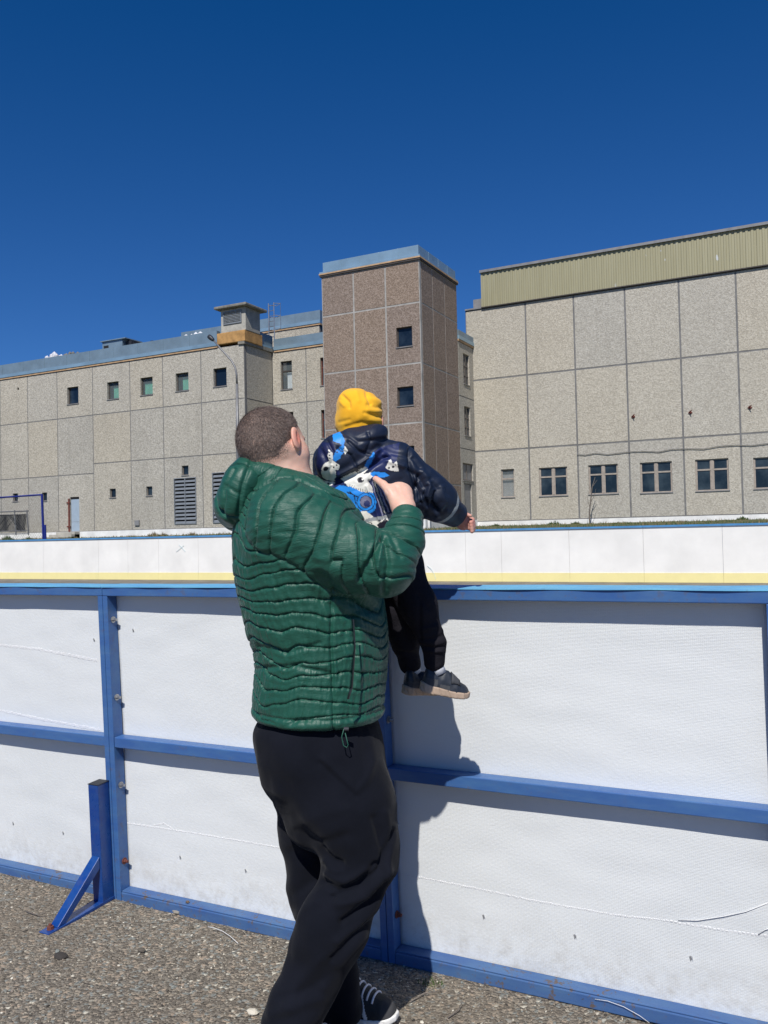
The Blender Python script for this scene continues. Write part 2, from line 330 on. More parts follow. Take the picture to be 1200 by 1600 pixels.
def section(k, label, seams, tears, wires=()):
    x0 = XJ[k+3]; x1 = XJ[k+4]; root = empty('rink_board', mat=FM)
    tag(root, label, 'rink board', 'rink boards of the near fence')
    g = .001
    b = MB(); b.box(x0+.0252, x1-.0252, 0, .050, 0.0, .040); b.box(x0+.0252, x1-.0252, .004, .050, .040, .046)
    b.build('bottom_rail', M['blue_worn'], root, bevel=.003)
    b = MB(); b.box(x0+.0252, x1-.0252, 0.001, .049, .608, .648); b.build('middle_rail', M['blue'], root, bevel=.003)
    b = MB(); b.box(x0+g, x1-g, -.002, .050, 1.200, 1.2345); b.build('top_rail', M['blue'], root, bevel=.003)
    for s, xa, xb in ((0, x0+g, x0+.025), (1, x1-.025, x1-g)):
        b = MB(); b.box(xa, xb, -.002, .050, .002, 1.1995); b.build('post', M['blue'], root, bevel=.0025)
    # cap: thin light blue plate that overhangs towards the ice, slightly buckled
    nx = 30; vs = []; fs = []
    for i in range(nx+1):
        x = x0+.0015+(x1-x0-.003)*i/nx
        for y, z in ((-.006, 1.2350), (-.006, 1.2385), (.04, 1.2392), (.098, 1.2388), (.098, 1.2350), (.04, 1.2350)):
            vs.append((x, y+.002*math.sin(i*.9+k), z+.0018*mnoise.noise(Vector((x*4, y*5, k)))+(.0012*math.sin(i*.35+k) if z > 1.241 else 0)))
    for i in range(nx):
        for j in range(6): a = i*6+j; c = i*6+(j+1) % 6; fs.append((a, c, c+6, a+6))
    fs += [tuple(range(6)), tuple(range(nx*6+5, nx*6-1, -1))]
    b = MB(); b.add(vs, fs); b.build('cap', M['cap'], root)
    # sheet
    nx, nz = 70, 72; vs = []; fs = []
    for j in range(nz+1):
        for i in range(nx+1):
            x = x0+.02+(x1-x0-.04)*i/nx; z = .02+1.2*j/nz
            vs.append((x, .0515+.0045*mnoise.noise(Vector((x*1.6, z*2.2, k*3)))+.0018*mnoise.noise(Vector((x*6, z*14, 5+k))), z))
    for j in range(nz):
        for i in range(nx): a = j*(nx+1)+i; fs.append((a, a+1, a+nx+2, a+nx+1))
    b = MB(); b.add(vs, fs); sh = b.build('sheet', M['sheet'], root, smooth=True)
    so = sh.modifiers.new('thick', 'SOLIDIFY'); so.thickness = .008; so.offset = -1 if False else 1
    def onsheet(p, off=-.0005):
        x, z = p[0], p[2]
        return Vector((x, .0515+.0045*mnoise.noise(Vector((x*1.6, z*2.2, k*3)))+.0018*mnoise.noise(Vector((x*6, z*14, 5+k)))+off, z))
    for pts in seams:
        fine = []
        for a_, b_ in zip(pts[:-1], pts[1:]):
            for i in range(12): fine.append(onsheet(a_.lerp(b_, i/12), 0))
        fine.append(onsheet(pts[-1], 0)); sb = MB(); seam_strip(sb, fine, w=.007 if k != -2 else .014, th=.0010); sb.build('weld_seam', M['weld'], sh)
    for pts in wires:
        wb = MB(); wb.tube([onsheet(p, -.002-.002*math.sin(i)) for i, p in enumerate(pts)], .0013, 6); wb.build('loose_cord', M['weld'], sh, smooth=True)
    for p in tears:
        tb = MB(); q = onsheet(p, -.0015); w = .0035
        tb.add([q+Vector((-w, 0, .005)), q+Vector((w*.3, 0, .008)), q+Vector((w, 0, -.001)), q+Vector((0, 0, -.009))], [(0, 1, 2, 3)], 1)
        tb.add([q+Vector((w*.3, -.001, .008)), q+Vector((w*2, -.007, .010)), q+Vector((w*2.1, -.006, .0)), q+Vector((w, -.001, -.001))], [(0, 1, 2, 3)], 0)
        tb.build('tear', [M['weld'], M['sill']], sh)
    bo = []
    for z in (1.105, .80, .455, .155):
        bb = MB(); hexbolt(bb, (x0+.0255, .024, z), (1, 0, 0), m=0 if z > .2 else 1); bb.build('bolt', [M['steel'], M['rust']], root)
    return root
L = lambda *ps: [floc(x, y, .050) for x, y in ps]
section(-3, 'white rink board outside the left edge, leftmost of the near fence', [], [])
section(-2, 'white rink board left of the blue stand with two raised weld seams',
        [L((0, 1008), (60, 1014), (152, 1032)), L((-60, 1103), (0, 1110), (60, 1123), (156, 1141))], L((20, 1287), (98, 1302), (147, 1000)))
section(-1, 'white rink board between the blue stand and the man, thin seam low down',
        [L((192, 1285), (300, 1302), (420, 1322), (520, 1340)) , L((240, 1290), (255, 1287), (270, 1296))], L((281, 1340), (383, 1361), (208, 985)))
section(0, 'white rink board right of the man, with his shadow and a loose cord',
        [L((632, 1367), (720, 1384), (830, 1407), (950, 1428), (1040, 1438), (1120, 1452), (1200, 1463))],
        L((755, 1433), (898, 1463), (1079, 1497)), [L((1060, 1437), (1090, 1437), (1130, 1431), (1165, 1424), (1200, 1411)), L((1185, 1460), (1195, 1452), (1204, 1449))])
section(1, 'white rink board cut off by the right edge of the picture', [L((1205, 1463), (1500, 1500))], [])

# steel stand against the joint of two boards
st = empty('support_stand', mat=FM); tag(st, 'deep blue steel stand with diagonal brace propping the joint of two rink boards', 'stand')
b = MB(); xs_ = -1.243; b.box(xs_, xs_+.05, -.063, -.003, .012, .475); b.build('upright', M['blue_stand'], st, bevel=.003)
b = MB(); b.box(xs_-.001, xs_+.051, -.064, -.002, .4755, .4775); b.build('end_cap', M['black_metal'], st)
fp = Vector(on_z(68, 1456, .01)) - FO; fy = fp.dot(en); fx = fp.dot(ex)
b = MB(); bx = fx-(xs_+.025)
def slab(mb, p, q, w, z0, z1):
    p = Vector(p); q = Vector(q); d = (q-p).normalized(); s = Vector((-d.y, d.x, 0))*w/2
    mb.poly([p+s+Vector((0, 0, z0)), q+s+Vector((0, 0, z0)), q-s+Vector((0, 0, z0)), p-s+Vector((0, 0, z0))], (0, 0, z1-z0))
slab(b, (xs_+.027, .0, 0), (fx, fy, 0), .05, .012, .024); b.build('foot_plate', M['blue_stand'], st, bevel=.0015)
b = MB(); d = Vector((fx-(xs_+.025), fy+.05, 0)).normalized(); s = Vector((-d.y, d.x, 0))*.02
p0 = Vector((xs_+.025, -.064, .155)); p1 = Vector((xs_+.025, -.064, .20)); q0 = Vector((fx, fy, .0245))-d*.085; q1 = Vector((fx, fy, .0245))-d*.045
b.poly([p0+s, p1+s, q1+s, q0+s], -2*s); b.build('brace', M['blue_stand'], st, bevel=.002)
b = MB(); hexbolt(b, Vector((fx, fy, .024))-d*.03, (0, 0, 1), .012, .008, 0); b.build('anchor_bolt', M['rust'], st)

# pale cord lying by the foot rail, clod of mud on the rail, twigs
def thing_mesh(mb, name, mat, label, cat, group=None, smooth=False):
    return tag(mb.build(name, mat, smooth=smooth), label, cat, group)
b = MB(); pts = [on_z(*p, .012) for p in ((325, 1448), (335, 1450), (348, 1455), (360, 1463), (372, 1474))]; b.tube(pts, .0010, 6)
thing_mesh(b, 'cord', M['weld'], 'short white cord curling out from under the foot rail left of the man', 'cord', smooth=True)
b = MB(); pts = [FM @ (floc(x, y, -.002)) for x, y in ((930, 1560), (950, 1563), (975, 1572), (1000, 1586), (1015, 1597))]; b.tube([p+Vector((0, -.004, 0)) for p in pts], .0008, 6)
thing_mesh(b, 'cord', M['weld'], 'white cord hanging over the foot rail at the bottom right corner', 'cord', smooth=True)
def rock(mb, c, r, sq=(1, 1, .6), seed=0, m=0, sub=2):
    bm = bmesh.new(); bmesh.ops.create_icosphere(bm, subdivisions=sub, radius=1)
    vs = []
    for v in bm.verts:
        n = 1+.35*mnoise.noise(v.co*1.6+Vector((seed, seed*2, 0)))+.2*mnoise.noise(v.co*4+Vector((seed, 0, 0)))
        vs.append(Vector(c)+Vector((v.co.x*sq[0], v.co.y*sq[1], v.co.z*sq[2]))*r*n)
    mb.add(vs, [tuple(v.index for v in f.verts) for f in bm.faces], m); bm.free()
M['mud'] = mat_simple('dry_mud', (.16, .115, .085, 1), .95, var=.4, scale=30, bump=.8, bscale=120)
b = MB(); rock(b, FM @ (floc(907, 1552, .02)+Vector((0, 0, .0))), .026, (1, .8, .45), 3, sub=3)
thing_mesh(b, 'mud_clod', M['mud'], 'brown clod of dry mud lying on the foot rail of the right board', 'clod', smooth=True)
for i, (x, y, r_) in enumerate(((780, 1522, .009), (803, 1527, .008), (828, 1531, .010), (293, 1409, .008))):
    b = MB(); rock(b, FM @ (floc(x, y, .015)), r_, (1, .8, .6), 11+i)
    thing_mesh(b, 'mud_clod', M['mud'], ['tiny mud crumb on the foot rail just right of the shadow', 'small mud crumb on the foot rail, second right of the shadow', 'flat mud crumb on the foot rail, third right of the shadow', 'dark crumb on the foot rail right of the blue stand'][i], 'clod', 'mud crumbs on the foot rail')

# loose gravel
M['stone'] = None
t = NT('gravel_stones'); ti = t.attr('tint')
M['stone'] = t.set(t.ramp(ti, [(0, (.045, .040, .036, 1)), (.25, (.18, .155, .12, 1)), (.5, (.26, .25, .215, 1)), (.7, (.25, .205, .165, 1)), (.85, (.20, .225, .21, 1)), (.95, (.50, .45, .36, 1)), (1, (.70, .66, .56, 1))]), .85, nrm=t.bump(t.noise(t.coord(), 220, 3), .5, .002), spec=.3)
gb = MB(); ico = bmesh.new(); bmesh.ops.create_icosphere(ico, subdivisions=1, radius=1); iv = [v.co.copy() for v in ico.verts]; iff = [tuple(v.index for v in f.verts) for f in ico.faces]; ico.free()
for i in range(19000):
    x = random.uniform(-3.6, 1.0); y = random.uniform(.75, 2.52)
    r_ = .0019*math.exp(random.random()**2*1.15)*random.uniform(.7, 1.2)
    if random.random() < .008: r_ *= 2.2
    q = Matrix.Rotation(random.uniform(0, 6.3), 3, 'Z') @ Matrix.Rotation(random.uniform(-.4, .4), 3, 'X')
    sq = Vector((random.uniform(.9, 1.6), random.uniform(.6, 1), random.uniform(.35, .8)))
    c = Vector((x, y, gz(x, y)+r_*.15)); tt = random.random()**1.0
    gb.add([c + q @ Vector((v.x*sq.x, v.y*sq.y, v.z*sq.z))*r_*random.uniform(.8, 1.2) for v in iv], iff, 0, tt)
tag(gb.build('gravel', M['stone']), kind='stuff')
for i, (x, y, r_, lab) in enumerate(((95, 1497, .020, 'dark lump of tar on the gravel below the stand foot'), (277, 1427, .016, 'pale flat stone beside the foot rail right of the stand'), (221, 1487, .012, 'dark grey pebble on the gravel in the middle of the pavement'), (395, 1584, .014, 'cream coloured pebble by the bottom edge near the trousers'))):
    b = MB(); p = on_z(x, y, .0); rock(b, (p[0], p[1], .006), r_, (1.3, .9, .55), 20+i)
    o = thing_mesh(b, 'pebble', M['stone'], lab, 'pebble'); o.data.attributes['tint'].data.foreach_set('value', [(.0, .55, .1, .97)[i]]*len(o.data.polygons))

# twigs and a weed growing at the edge of the shadow
for i, pts in enumerate((((207, 1380), (209, 1392), (206, 1400)), ((640, 1566), (662, 1552), (684, 1549)), ((700, 1590), (716, 1578), (722, 1566)), ((40, 1424), (60, 1430), (72, 1426)), ((505, 1512), (520, 1520), (530, 1538)))):
    b = MB(); q_ = [on_z(x, y, .008+.006*j) for j, (x, y) in enumerate(pts)]; b.tube(q_, [.0022, .0018, .001], 5)
    thing_mesh(b, 'twig', M['wood'], ['short dead twig under the foot rail left of the stand', 'dead twig just right of the shoe at the edge of the shadow', 'thin twig below the right board near the bottom edge', 'thin twig on the gravel at the far left under the rail', 'pale grass stem lying in the shadow behind the man'][i], 'twig', smooth=True)
rr = random.Random(21); b = MB(); c0_ = Vector(on_z(672, 1538, .0))
for i in range(90):
    a = rr.uniform(0, 6.28); d_ = rr.random()**.6*.035; c = c0_+Vector((math.cos(a)*d_*1.4, math.sin(a)*d_*.7, 0)); an = rr.uniform(0, 3.1); w = .0016; h = rr.uniform(.006, .022)
    b.add([c+Vector((-math.cos(an)*w, -math.sin(an)*w, 0)), c+Vector((math.cos(an)*w, math.sin(an)*w, 0)), c+Vector((rr.uniform(-.01, .01), rr.uniform(-.01, .01), h))], [(0, 1, 2)])
tag(b.build('weed_clump', M['blade']), 'tiny green weed sprouting by the foot rail right of the man', 'weeds')

# ------------------------------------------------------------------ far boards
farh = []
pj = [-90, -12, 68, 154, 200, 248, 310, 372, 440, 505, 575, 650, 728, 784, 890, 1006, 1130, 1262, 1400]
joints = []
for px in pj:
    v = ray(px, 880); den = v[0]*fdir.y - v[1]*fdir.x; t_ = (A.x*fdir.y - A.y*fdir.x)/den
    joints.append(Vector((v[0]*t_, v[1]*t_, 0)).dot(fdir) - A.dot(fdir))
FFM = Matrix(((fdir.x, fn.x, 0, A.x), (fdir.y, fn.y, 0, A.y), (0, 0, 1, 0), (0, 0, 0, 1)))
def far_h(s):
    p = A+fdir*s; 
    return 1.42
for k, (s0, s1) in enumerate(zip(joints[:-1], joints[1:])):
    root = empty('far_rink_board', mat=FFM)
    px = pj[k]
    where = {68: 'below the grey door at the left', 154: 'second right of the blue post', 728: 'under the child\'s hand', 784: 'below the single narrow window', 1006: 'wide one under the middle hall windows', -12: 'at the left picture edge'}.get(px)
    nv = [j for j in range(len(pj)-1) if pj[j] < 1200 and pj[j+1] > 0]; hid = 310 <= px < 650
    ordn = ['leftmost', 'second', 'third', 'fourth', 'fifth', 'sixth', 'seventh', 'eighth', 'ninth', 'tenth', 'eleventh', 'twelfth', 'thirteenth', 'fourteenth', 'fifteenth', 'sixteenth', 'seventeenth', 'eighteenth', 'nineteenth']
    if where: lab = 'white far rink board with yellow foot strip, ' + where
    elif k in nv and not hid: lab = 'white far rink board, ' + ordn[k-nv[0]] + ' of its row counted from the left' if px < 310 else 'white far rink board, ' + ordn[nv[-1]-k].replace('leftmost', 'rightmost') + ' of its row counted from the right'
    elif k in nv: lab = 'white far rink board behind the man, ' + ordn[k-nv[0]] + ' of its row from the left'
    else: lab = 'white far rink board beyond the %s edge of the picture' % ('left' if px < 0 else 'right')
    tag(root, lab, 'rink board', 'far rink boards')
    b = MB(); b.box(s0+.003, s1-.003, 0, .03, .235, 1.375); b.build('panel', M['boardw'], root)
    b = MB(); b.box(s0+.002, s1-.002, -.012, .03, 0, .234); b.build('kick_strip', M['kick'], root)
    b = MB(); b.box(s0+.002, s1-.002, -.03, .10, 1.376, 1.425); b.build('cap', M['cap_far'], root)
    b = MB(); b.box(s0-.03, s0+.03, .031, .10, 0, 1.37); b.build('post', M['blue'], root)
b = MB()
p = [A + fdir*((A-A).length)]
for pts in (((668, 884), (674, 889), (679, 897), (681, 905)), ((276, 862), (282, 857), (288, 852)), ((290, 862), (284, 855), (280, 851))):
    q = []
    for x, y in pts:
        v = ray(x, y); den = v[0]*fdir.y - v[1]*fdir.x; t_ = (A.x*fdir.y - A.y*fdir.x)/den; q.append(Vector(_c)+Vector(v)*t_ - fn*.018)
    b.tube(q, .006, 5)
M['scrib'] = mat_simple('pale_blue_marker', (.60, .74, .76, 1), .7)
tag(b.build('scribbles', M['scrib']), 'pale blue marker scribbles on the far white boards', 'graffiti')

# ------------------------------------------------------------------ buildings
class Fac:
    """a wall plane: a runs along it, b is height, c is outwards"""
    def __init__(s, kind, v): s.k = kind; s.v = v
    def P(s, a, b, c=0.0): return Vector((a, s.v-c, b)) if s.k == 'y' else Vector((s.v+c, a, b))
    def uv(s, px, py):
        p = on_y(px, py, s.v) if s.k == 'y' else on_x(px, py, s.v)
        return (p[0], p[2]) if s.k == 'y' else (p[1], p[2])
    def z(s, *pts): return sum(s.uv(*p)[1] for p in pts)/len(pts)
    def a(s, *pts): return sum(s.uv(*p)[0] for p in pts)/len(pts)
    def rect(s, x0, y0, x1, y1):
        ym = (y0+y1)/2; xm = (x0+x1)/2
        a0 = s.uv(x0, ym)[0]; a1 = s.uv(x1, ym)[0]; b1 = s.uv(xm, y0)[1]; b0 = s.uv(xm, y1)[1]
        return (a0, a1, b0, b1)
    def box(s, mb, a0, a1, b0, b1, c0, c1, m=0, t=.5):
        P = s.P; vs = [P(a, b, c) for a in (a0, a1) for b in (b0, b1) for c in (c0, c1)]
        mb.add(vs, [(0, 1, 3, 2), (4, 6, 7, 5), (0, 4, 5, 1), (2, 3, 7, 6), (0, 2, 6, 4), (1, 5, 7, 3)], m, t)
def panel_wall(F, cells, holes, parent, mats, gap=.035, th=.25, name='wall'):
    mb = MB()
    for (a0, a1, b0, b1) in cells:
        A0, A1, B0, B1 = a0+gap, a1-gap, b0+gap, b1-gap; t = random.random()
        xs = sorted({A0, A1}|{h for H in holes for h in H[:2] if A0 < h < A1 and H[2] < B1 and H[3] > B0})
        zs = sorted({B0, B1}|{h for H in holes for h in H[2:] if B0 < h < B1 and H[0] < A1 and H[1] > A0})
        for i in range(len(xs)-1):
            for j in range(len(zs)-1):
                xm = (xs[i]+xs[i+1])/2; zm = (zs[j]+zs[j+1])/2
                if any(H[0] < xm < H[1] and H[2] < zm < H[3] for H in holes): continue
                F.box(mb, xs[i], xs[i+1], zs[j], zs[j+1], -th, 0, 0, t)
    # mortar in the joints, a little back from the face
    for (a0, a1, b0, b1) in cells:
        for (p, q, r_, s_) in ((a0, a0+gap, b0, b1), (a1-gap, a1, b0, b1), (a0+gap, a1-gap, b0, b0+gap), (a0+gap, a1-gap, b1-gap, b1)):
            F.box(mb, p, q, r_, s_, -th, -.014, 1)
    return mb.build(name, mats, parent)
def window(F, rect, parent, style='plain', glass='glass', frame='brownframe', curtain=None, depth=.17, sill=True, name='window'):
    a0, a1, b0, b1 = rect; w = a1-a0; h = b1-b0; f = min(.07, w*.09)
    if F.k == 'x' : pass
    mb = MB(); B = lambda *q: F.box(mb, *q)
    c0, c1 = -depth-.06, -depth
    B(a0, a0+f, b0, b1, c0, c1); B(a1-f, a1, b0, b1, c0, c1); B(a0+f, a1-f, b0, b0+f, c0, c1); B(a0+f, a1-f, b1-f, b1, c0, c1)
    am = (a0+a1)/2; bars = []
    if style == 'hall':      # two casements with top lights
        m_ = .085; B(am-m_, am+m_, b0+f, b1-f, c0, c1+.02); zt = b0+h*.67
        B(a0+f, am-m_, zt-.05, zt+.05, c0, c1+.01); B(am+m_, a1-f, zt-.05, zt+.05, c0, c1+.01)
        for (p, q) in ((a0+f, am-m_), (am+m_, a1-f)):
            for (r_, s_) in ((b0+f, zt-.05), (zt+.05, b1-f)):
                B(p, p+.035, r_, s_, c0+.01, c1-.012); B(q-.035, q, r_, s_, c0+.01, c1-.012)
    elif style == 'cross': 
        zt = b0+h*.66; B(a0+f, a1-f, zt-.045, zt+.045, c0, c1)
    elif style == 'grid':
        B(am-.05, am+.05, b0+f, b1-f, c0, c1)
        for z in (.3, .62): B(a0+f, a1-f, b0+h*z-.04, b0+h*z+.04, c0, c1+.005)
    elif style == 'two': B(am-.05, am+.05, b0+f, b1-f, c0, c1)
    o = mb.build(name, M[frame], parent)
    g = MB(); F.box(g, a0+f*.6, a1-f*.6, b0+f*.6, b1-f*.6, c0+.022, c0+.030)
    g.build('pane', M['glass_clear'] if curtain else M[glass], o)
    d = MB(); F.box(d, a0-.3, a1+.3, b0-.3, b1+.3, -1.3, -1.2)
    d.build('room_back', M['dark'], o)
    if curtain:
        k = MB(); cm, x0, x1, z0, z1 = curtain; n = 26; pts = []
        xa = a0+w*x0; xb = a0+w*x1; za = b0+h*z0; zb = b0+h*z1
        vs = []; 
        for i in range(n+1):
            a = xa+(xb-xa)*i/n; c = c0-.12+.03*math.sin(i*1.9)
            vs += [F.P(a, za, c), F.P(a, zb, c)]
        k.add(vs, [(2*i, 2*i+2, 2*i+3, 2*i+1) for i in range(n)]); k.build('curtain', M[cm], o, smooth=True)
    if sill:
        s_ = MB(); F.box(s_, a0-.04, a1+.04, b0-.05, b0-.002, -depth-.06, .05); s_.build('sill', M['sill'], o)
    return o
def louver(F, rect, parent, cols=2, n=12, name='louver'):
    a0, a1, b0, b1 = rect; mb = MB(); f = .05
    F.box(mb, a0, a0+f, b0, b1, -.1, .05); F.box(mb, a1-f, a1, b0, b1, -.1, .05)
    F.box(mb, a0+f, a1-f, b1-f, b1, -.1, .05); F.box(mb, a0+f, a1-f, b0, b0+f, -.1, .05)
    w = (a1-a0-2*f)/cols
    for c in range(cols):
        p = a0+f+w*c; q = p+w
        if c: F.box(mb, p-.03, p+.03, b0+f, b1-f, -.1, .048)
        for i in range(n):
            h = (b1-b0-2*f)/n; z = b0+f+h*i; e = .035 if cols > 1 else 0
            vs = [F.P(p+e, z, .04), F.P(q-e, z, .04), F.P(q-e, z+h*.55, -.06), F.P(p+e, z+h*.55, -.06), F.P(p+e, z+.02, .045), F.P(q-e, z+.02, .045), F.P(q-e, z+h*.55+.02, -.055), F.P(p+e, z+h*.55+.02, -.055)]
            mb.add(vs, [(0, 1, 2, 3), (4, 5, 6, 7), (0, 1, 5, 4), (2, 3, 7, 6)])
            mb.add([F.P(p+e, z+h*.0, .042), F.P(q-e, z, .042), F.P(q-e, z+h*.5, .02), F.P(p+e, z+h*.5, .02)], [(0, 1, 2, 3)])
    F.box(mb, a0+.01, a1-.01, b0+.01, b1-.01, -.24, -.2, 1)
    return mb.build(name, [M['louver'], M['dark']], parent)
YL = 44.6
# ---- left wing
LB = empty('wing_building', (on_y(200, 830, YL)[0], YL, 1.4)); LBm = LB.matrix_world.inverted()
roots = {}
def root_at(name, loc):
    o = empty(name, (0, 0, 0)); return o       # base kept at the world origin so wall coordinates stay in metres
bpy.data.objects.remove(LB)
LB = empty('wing_building'); tag(LB, 'long low pebbled concrete wing at the left with a row of small upper windows', 'building')
F = Fac('y', YL)
colx = [F.uv(x, y)[0] for x, y in ((1, 700), (43.3, 650), (89.7, 655), (145, 640), (203.5, 640), (255, 640), (315, 640))]
XC = F.a((381, 545), (383, 630))
colx = [colx[0]-18.2, colx[0]-15.6, colx[0]-13, colx[0]-10.4, colx[0]-7.8, colx[0]-5.2, colx[0]-2.6] + colx + [XC]
zt = F.z((300, 549), (30, 590)); z1 = F.z((30, 661), (300, 632)); z2l = F.z((10, 748), (147, 741)); z2r = F.z((147, 724), (372, 708)); zb = F.z((300, 829), (40, 830))
cells = []; x145 = colx[10]
for a0, a1 in zip(colx[:-1], colx[1:]):
    zz = z2l if a1 <= x145+.01 else z2r
    cells += [(a0, a1, z1, zt), (a0, a1, zz, z1), (a0, a1, zb, zz)]
up = [F.rect(*q) for q in ((105, 604.5, 122.5, 631), (167.5, 596.5, 185.5, 623.5), (219.5, 589.5, 238.5, 617), (274.5, 582.5, 294.5, 610.5), (333.5, 575, 354, 603.5))]
lo = [F.rect(*q) for q in ((20, 771, 28, 783.5), (65.5, 769.5, 73.5, 782.5), (171.5, 763.5, 181, 777.5), (228.5, 760, 238, 774.5), (284, 727.5, 294.5, 742.5))]
lv = [F.rect(272.5, 746.5, 307, 819), F.rect(332.5, 737.5, 372, 817)]
dr = F.rect(110, 776.5, 124, 828); dr = (dr[0], dr[1], zb, dr[3])
vent = F.rect(27, 605.5, 29.8, 609.5)
panel_wall(F, cells, up+lo+lv+[dr, vent], LB, [M['wall'], M['joint']])
for i, r_ in enumerate(up):
    window(F, r_, LB, glass='glass_b', curtain=[None, ('curt_g', .28, 1, .05, .8), ('curt_g', .1, 1, .05, .75), ('curt_g', .3, 1, .05, .8), None][i])
for r_ in lo: window(F, r_, LB, depth=.12, frame='wood')
for r_ in lv: louver(F, r_, LB)
b = MB(); F.box(b, vent[0], vent[1], vent[2], vent[3], -.3, -.2); b.build('vent_hole', M['dark'], LB)
b = MB(); F.box(b, dr[0]+.02, dr[1]-.02, dr[2], dr[3]-.16, -.12, -.07); dd = b.build('door', M['door'], LB)
b = MB(); F.box(b, dr[0]+.02, dr[1]-.02, dr[2]+.72, dr[2]+.74, -.075, -.066); b.build('door_rail', M['sill'], dd)
b = MB(); F.box(b, dr[0]-.03, dr[1]+.03, dr[3]-.15, dr[3], -.2, -.05); F.box(b, dr[0], dr[1], dr[2], dr[3], -.3, -.2); b.build('lintel', M['dark'], dd)
b = MB(); F.box(b, dr[0]-.16, dr[0]-.02, dr[2], dr[3]-.1, .005, .07)
for z in (dr[2]+.35, dr[3]-.45): F.box(b, dr[0]-.3, dr[0]+.03, z, z+.09, .01, .09)
b.build('door_post', M['rust'], LB)
# plinth, white, uneven top
b = MB(); n = 60; gzb = 1.25
for i in range(n):
    a0 = colx[0]+(XC-colx[0])*i/n; a1 = colx[0]+(XC-colx[0])*(i+1)/n
    F.box(b, a0, a1, gzb, zb-.002, -.2, .03+.002*(i % 2))
b.build('plinth', M['white_plinth'], LB)
# flat roof and metal parapet
SD = Fac('x', XC); YR = SD.a((425, 553)); YB = YR
def parapet(F, a0, a1, zb_, zt_, parent, mat='galv', over=.10, trim='orange', th=.35, seams=2.4, inset=0):
    mb = MB(); F.box(mb, a0, a1, zb_+.36, zt_, over-.04-th-inset, over-.04-inset)
    F.box(mb, a0, a1, zb_+.13, zb_+.359, over-.1-th, over+.01, 1)
    n = int(abs(a1-a0)/seams)
    for i in range(1, n+1):
        a = a0+(a1-a0)*i/(n+1); F.box(mb, a-.012, a+.012, zb_+.36, zt_, over-.04-inset, over-.025-inset)
    o = mb.build('parapet', [M[mat], M['galv_shiny']], parent)
    t_ = MB(); F.box(t_, a0, a1, zb_+.002, zb_+.129, -th, over-.03)
    t_.build('cornice', M[trim], parent); return o
ztop = F.z((300, 522), (20, 569))
parapet(F, colx[0], F.a((340, 540)), zt, ztop, LB)
b = MB(); b.box(colx[0], XC-.3, YL+.3, YR+6, zt+.3, zt+.45); b.build('roof', M['back'], LB)
b = MB(); b.box(colx[0], XC-.26, YL+1.4, YR+14, gzb, zt+.29); b.build('core', M['back'], LB)
# return wall of the corner
panel_wall(SD, [(YL+.252, YR, z1, zt), (YL+.252, YR, z2r, z1), (YL+.252, YR, zb, z2r)], [], LB, [M['wall'], M['joint']], th=.24)
parapet(SD, SD.a((406, 545)), YR, zt, ztop, LB)
b = MB(); SD.box(b, YL-.11, YR-.06, zt+.001, zt+.23, -.4, .12); b.build('cornice', M['conc_dk'], LB)
# recessed wall up to the tower
FR = Fac('y', YR); XT0 = F.a((503, 432), (506, 600)); XT1 = F.a((655.5, 402), (661, 660))
zr1 = FR.z((427, 633), (500, 626.3)); xr = FR.uv(478, 560)[0]
hr = [FR.rect(438.7, 564, 456.3, 608.3), FR.rect(441, 644, 458.7, 690), FR.rect(500.5, 558, 515, 602), FR.rect(502, 640, 516, 684), FR.rect(443, 728, 460, 775)]
zr2 = zr1-(zt-zr1)*.98
cells = []
for a0, a1 in ((XC, xr), (xr, XT1-.5)): cells += [(a0, a1, zr1, zt), (a0, a1, zr2, zr1), (a0, a1, zb, zr2)]
panel_wall(FR, cells, hr, LB, [M['wall'], M['joint']])
window(FR, hr[0], LB, 'cross', curtain=('curt_w', .35, 1, .03, .62)); window(FR, hr[1], LB, 'cross'); window(FR, hr[4], LB, 'cross')
for r_ in hr[2:4]: window(FR, r_, LB, 'cross', frame='rust')
parapet(FR, XC+.2, XT0+1, zt, FR.z((427, 531), (503, 519)), LB)
b = MB(); FR.box(b, XC, XT0, gzb, zb-.002, -.2, .03); b.build('plinth', M['white_plinth'], LB)
b = MB(); SD.box(b, YL-.02, YR, gzb, zb-.002, -.2, .032); b.build('plinth', M['white_plinth'], LB)
# ---- back block with its own parapet
YBK = 52.5; FB2 = Fac('y', YBK); BK = empty('rear_block'); tag(BK, 'low rear roof block with blue grey parapet behind the chimney', 'building')
xa = FB2.uv(284, 530)[0]; xb = FB2.uv(499, 500)[0]; zbt = FB2.z((405, 499), (497, 486)); zbb = FB2.z((405, 522), (497, 508))
panel_wall(FB2, [(xa, (xa+xb)/2, zt-2.4, zbb), ((xa+xb)/2, xb, zt-2.4, zbb)], [], BK, [M['wall'], M['joint']])
parapet(FB2, xa, xb+.1, zbb, zbt, BK)
b = MB(); b.box(xa, xb, YBK+.26, YBK+8, zt-2.4, zbb+.3); b.build('core', M['back'], BK)
b = MB(); b.box(xb+.0, xb+.12, YBK+.3, YBK+7.5, zbb+.3, zbt); b.build('side_parapet', M['galv'], BK)
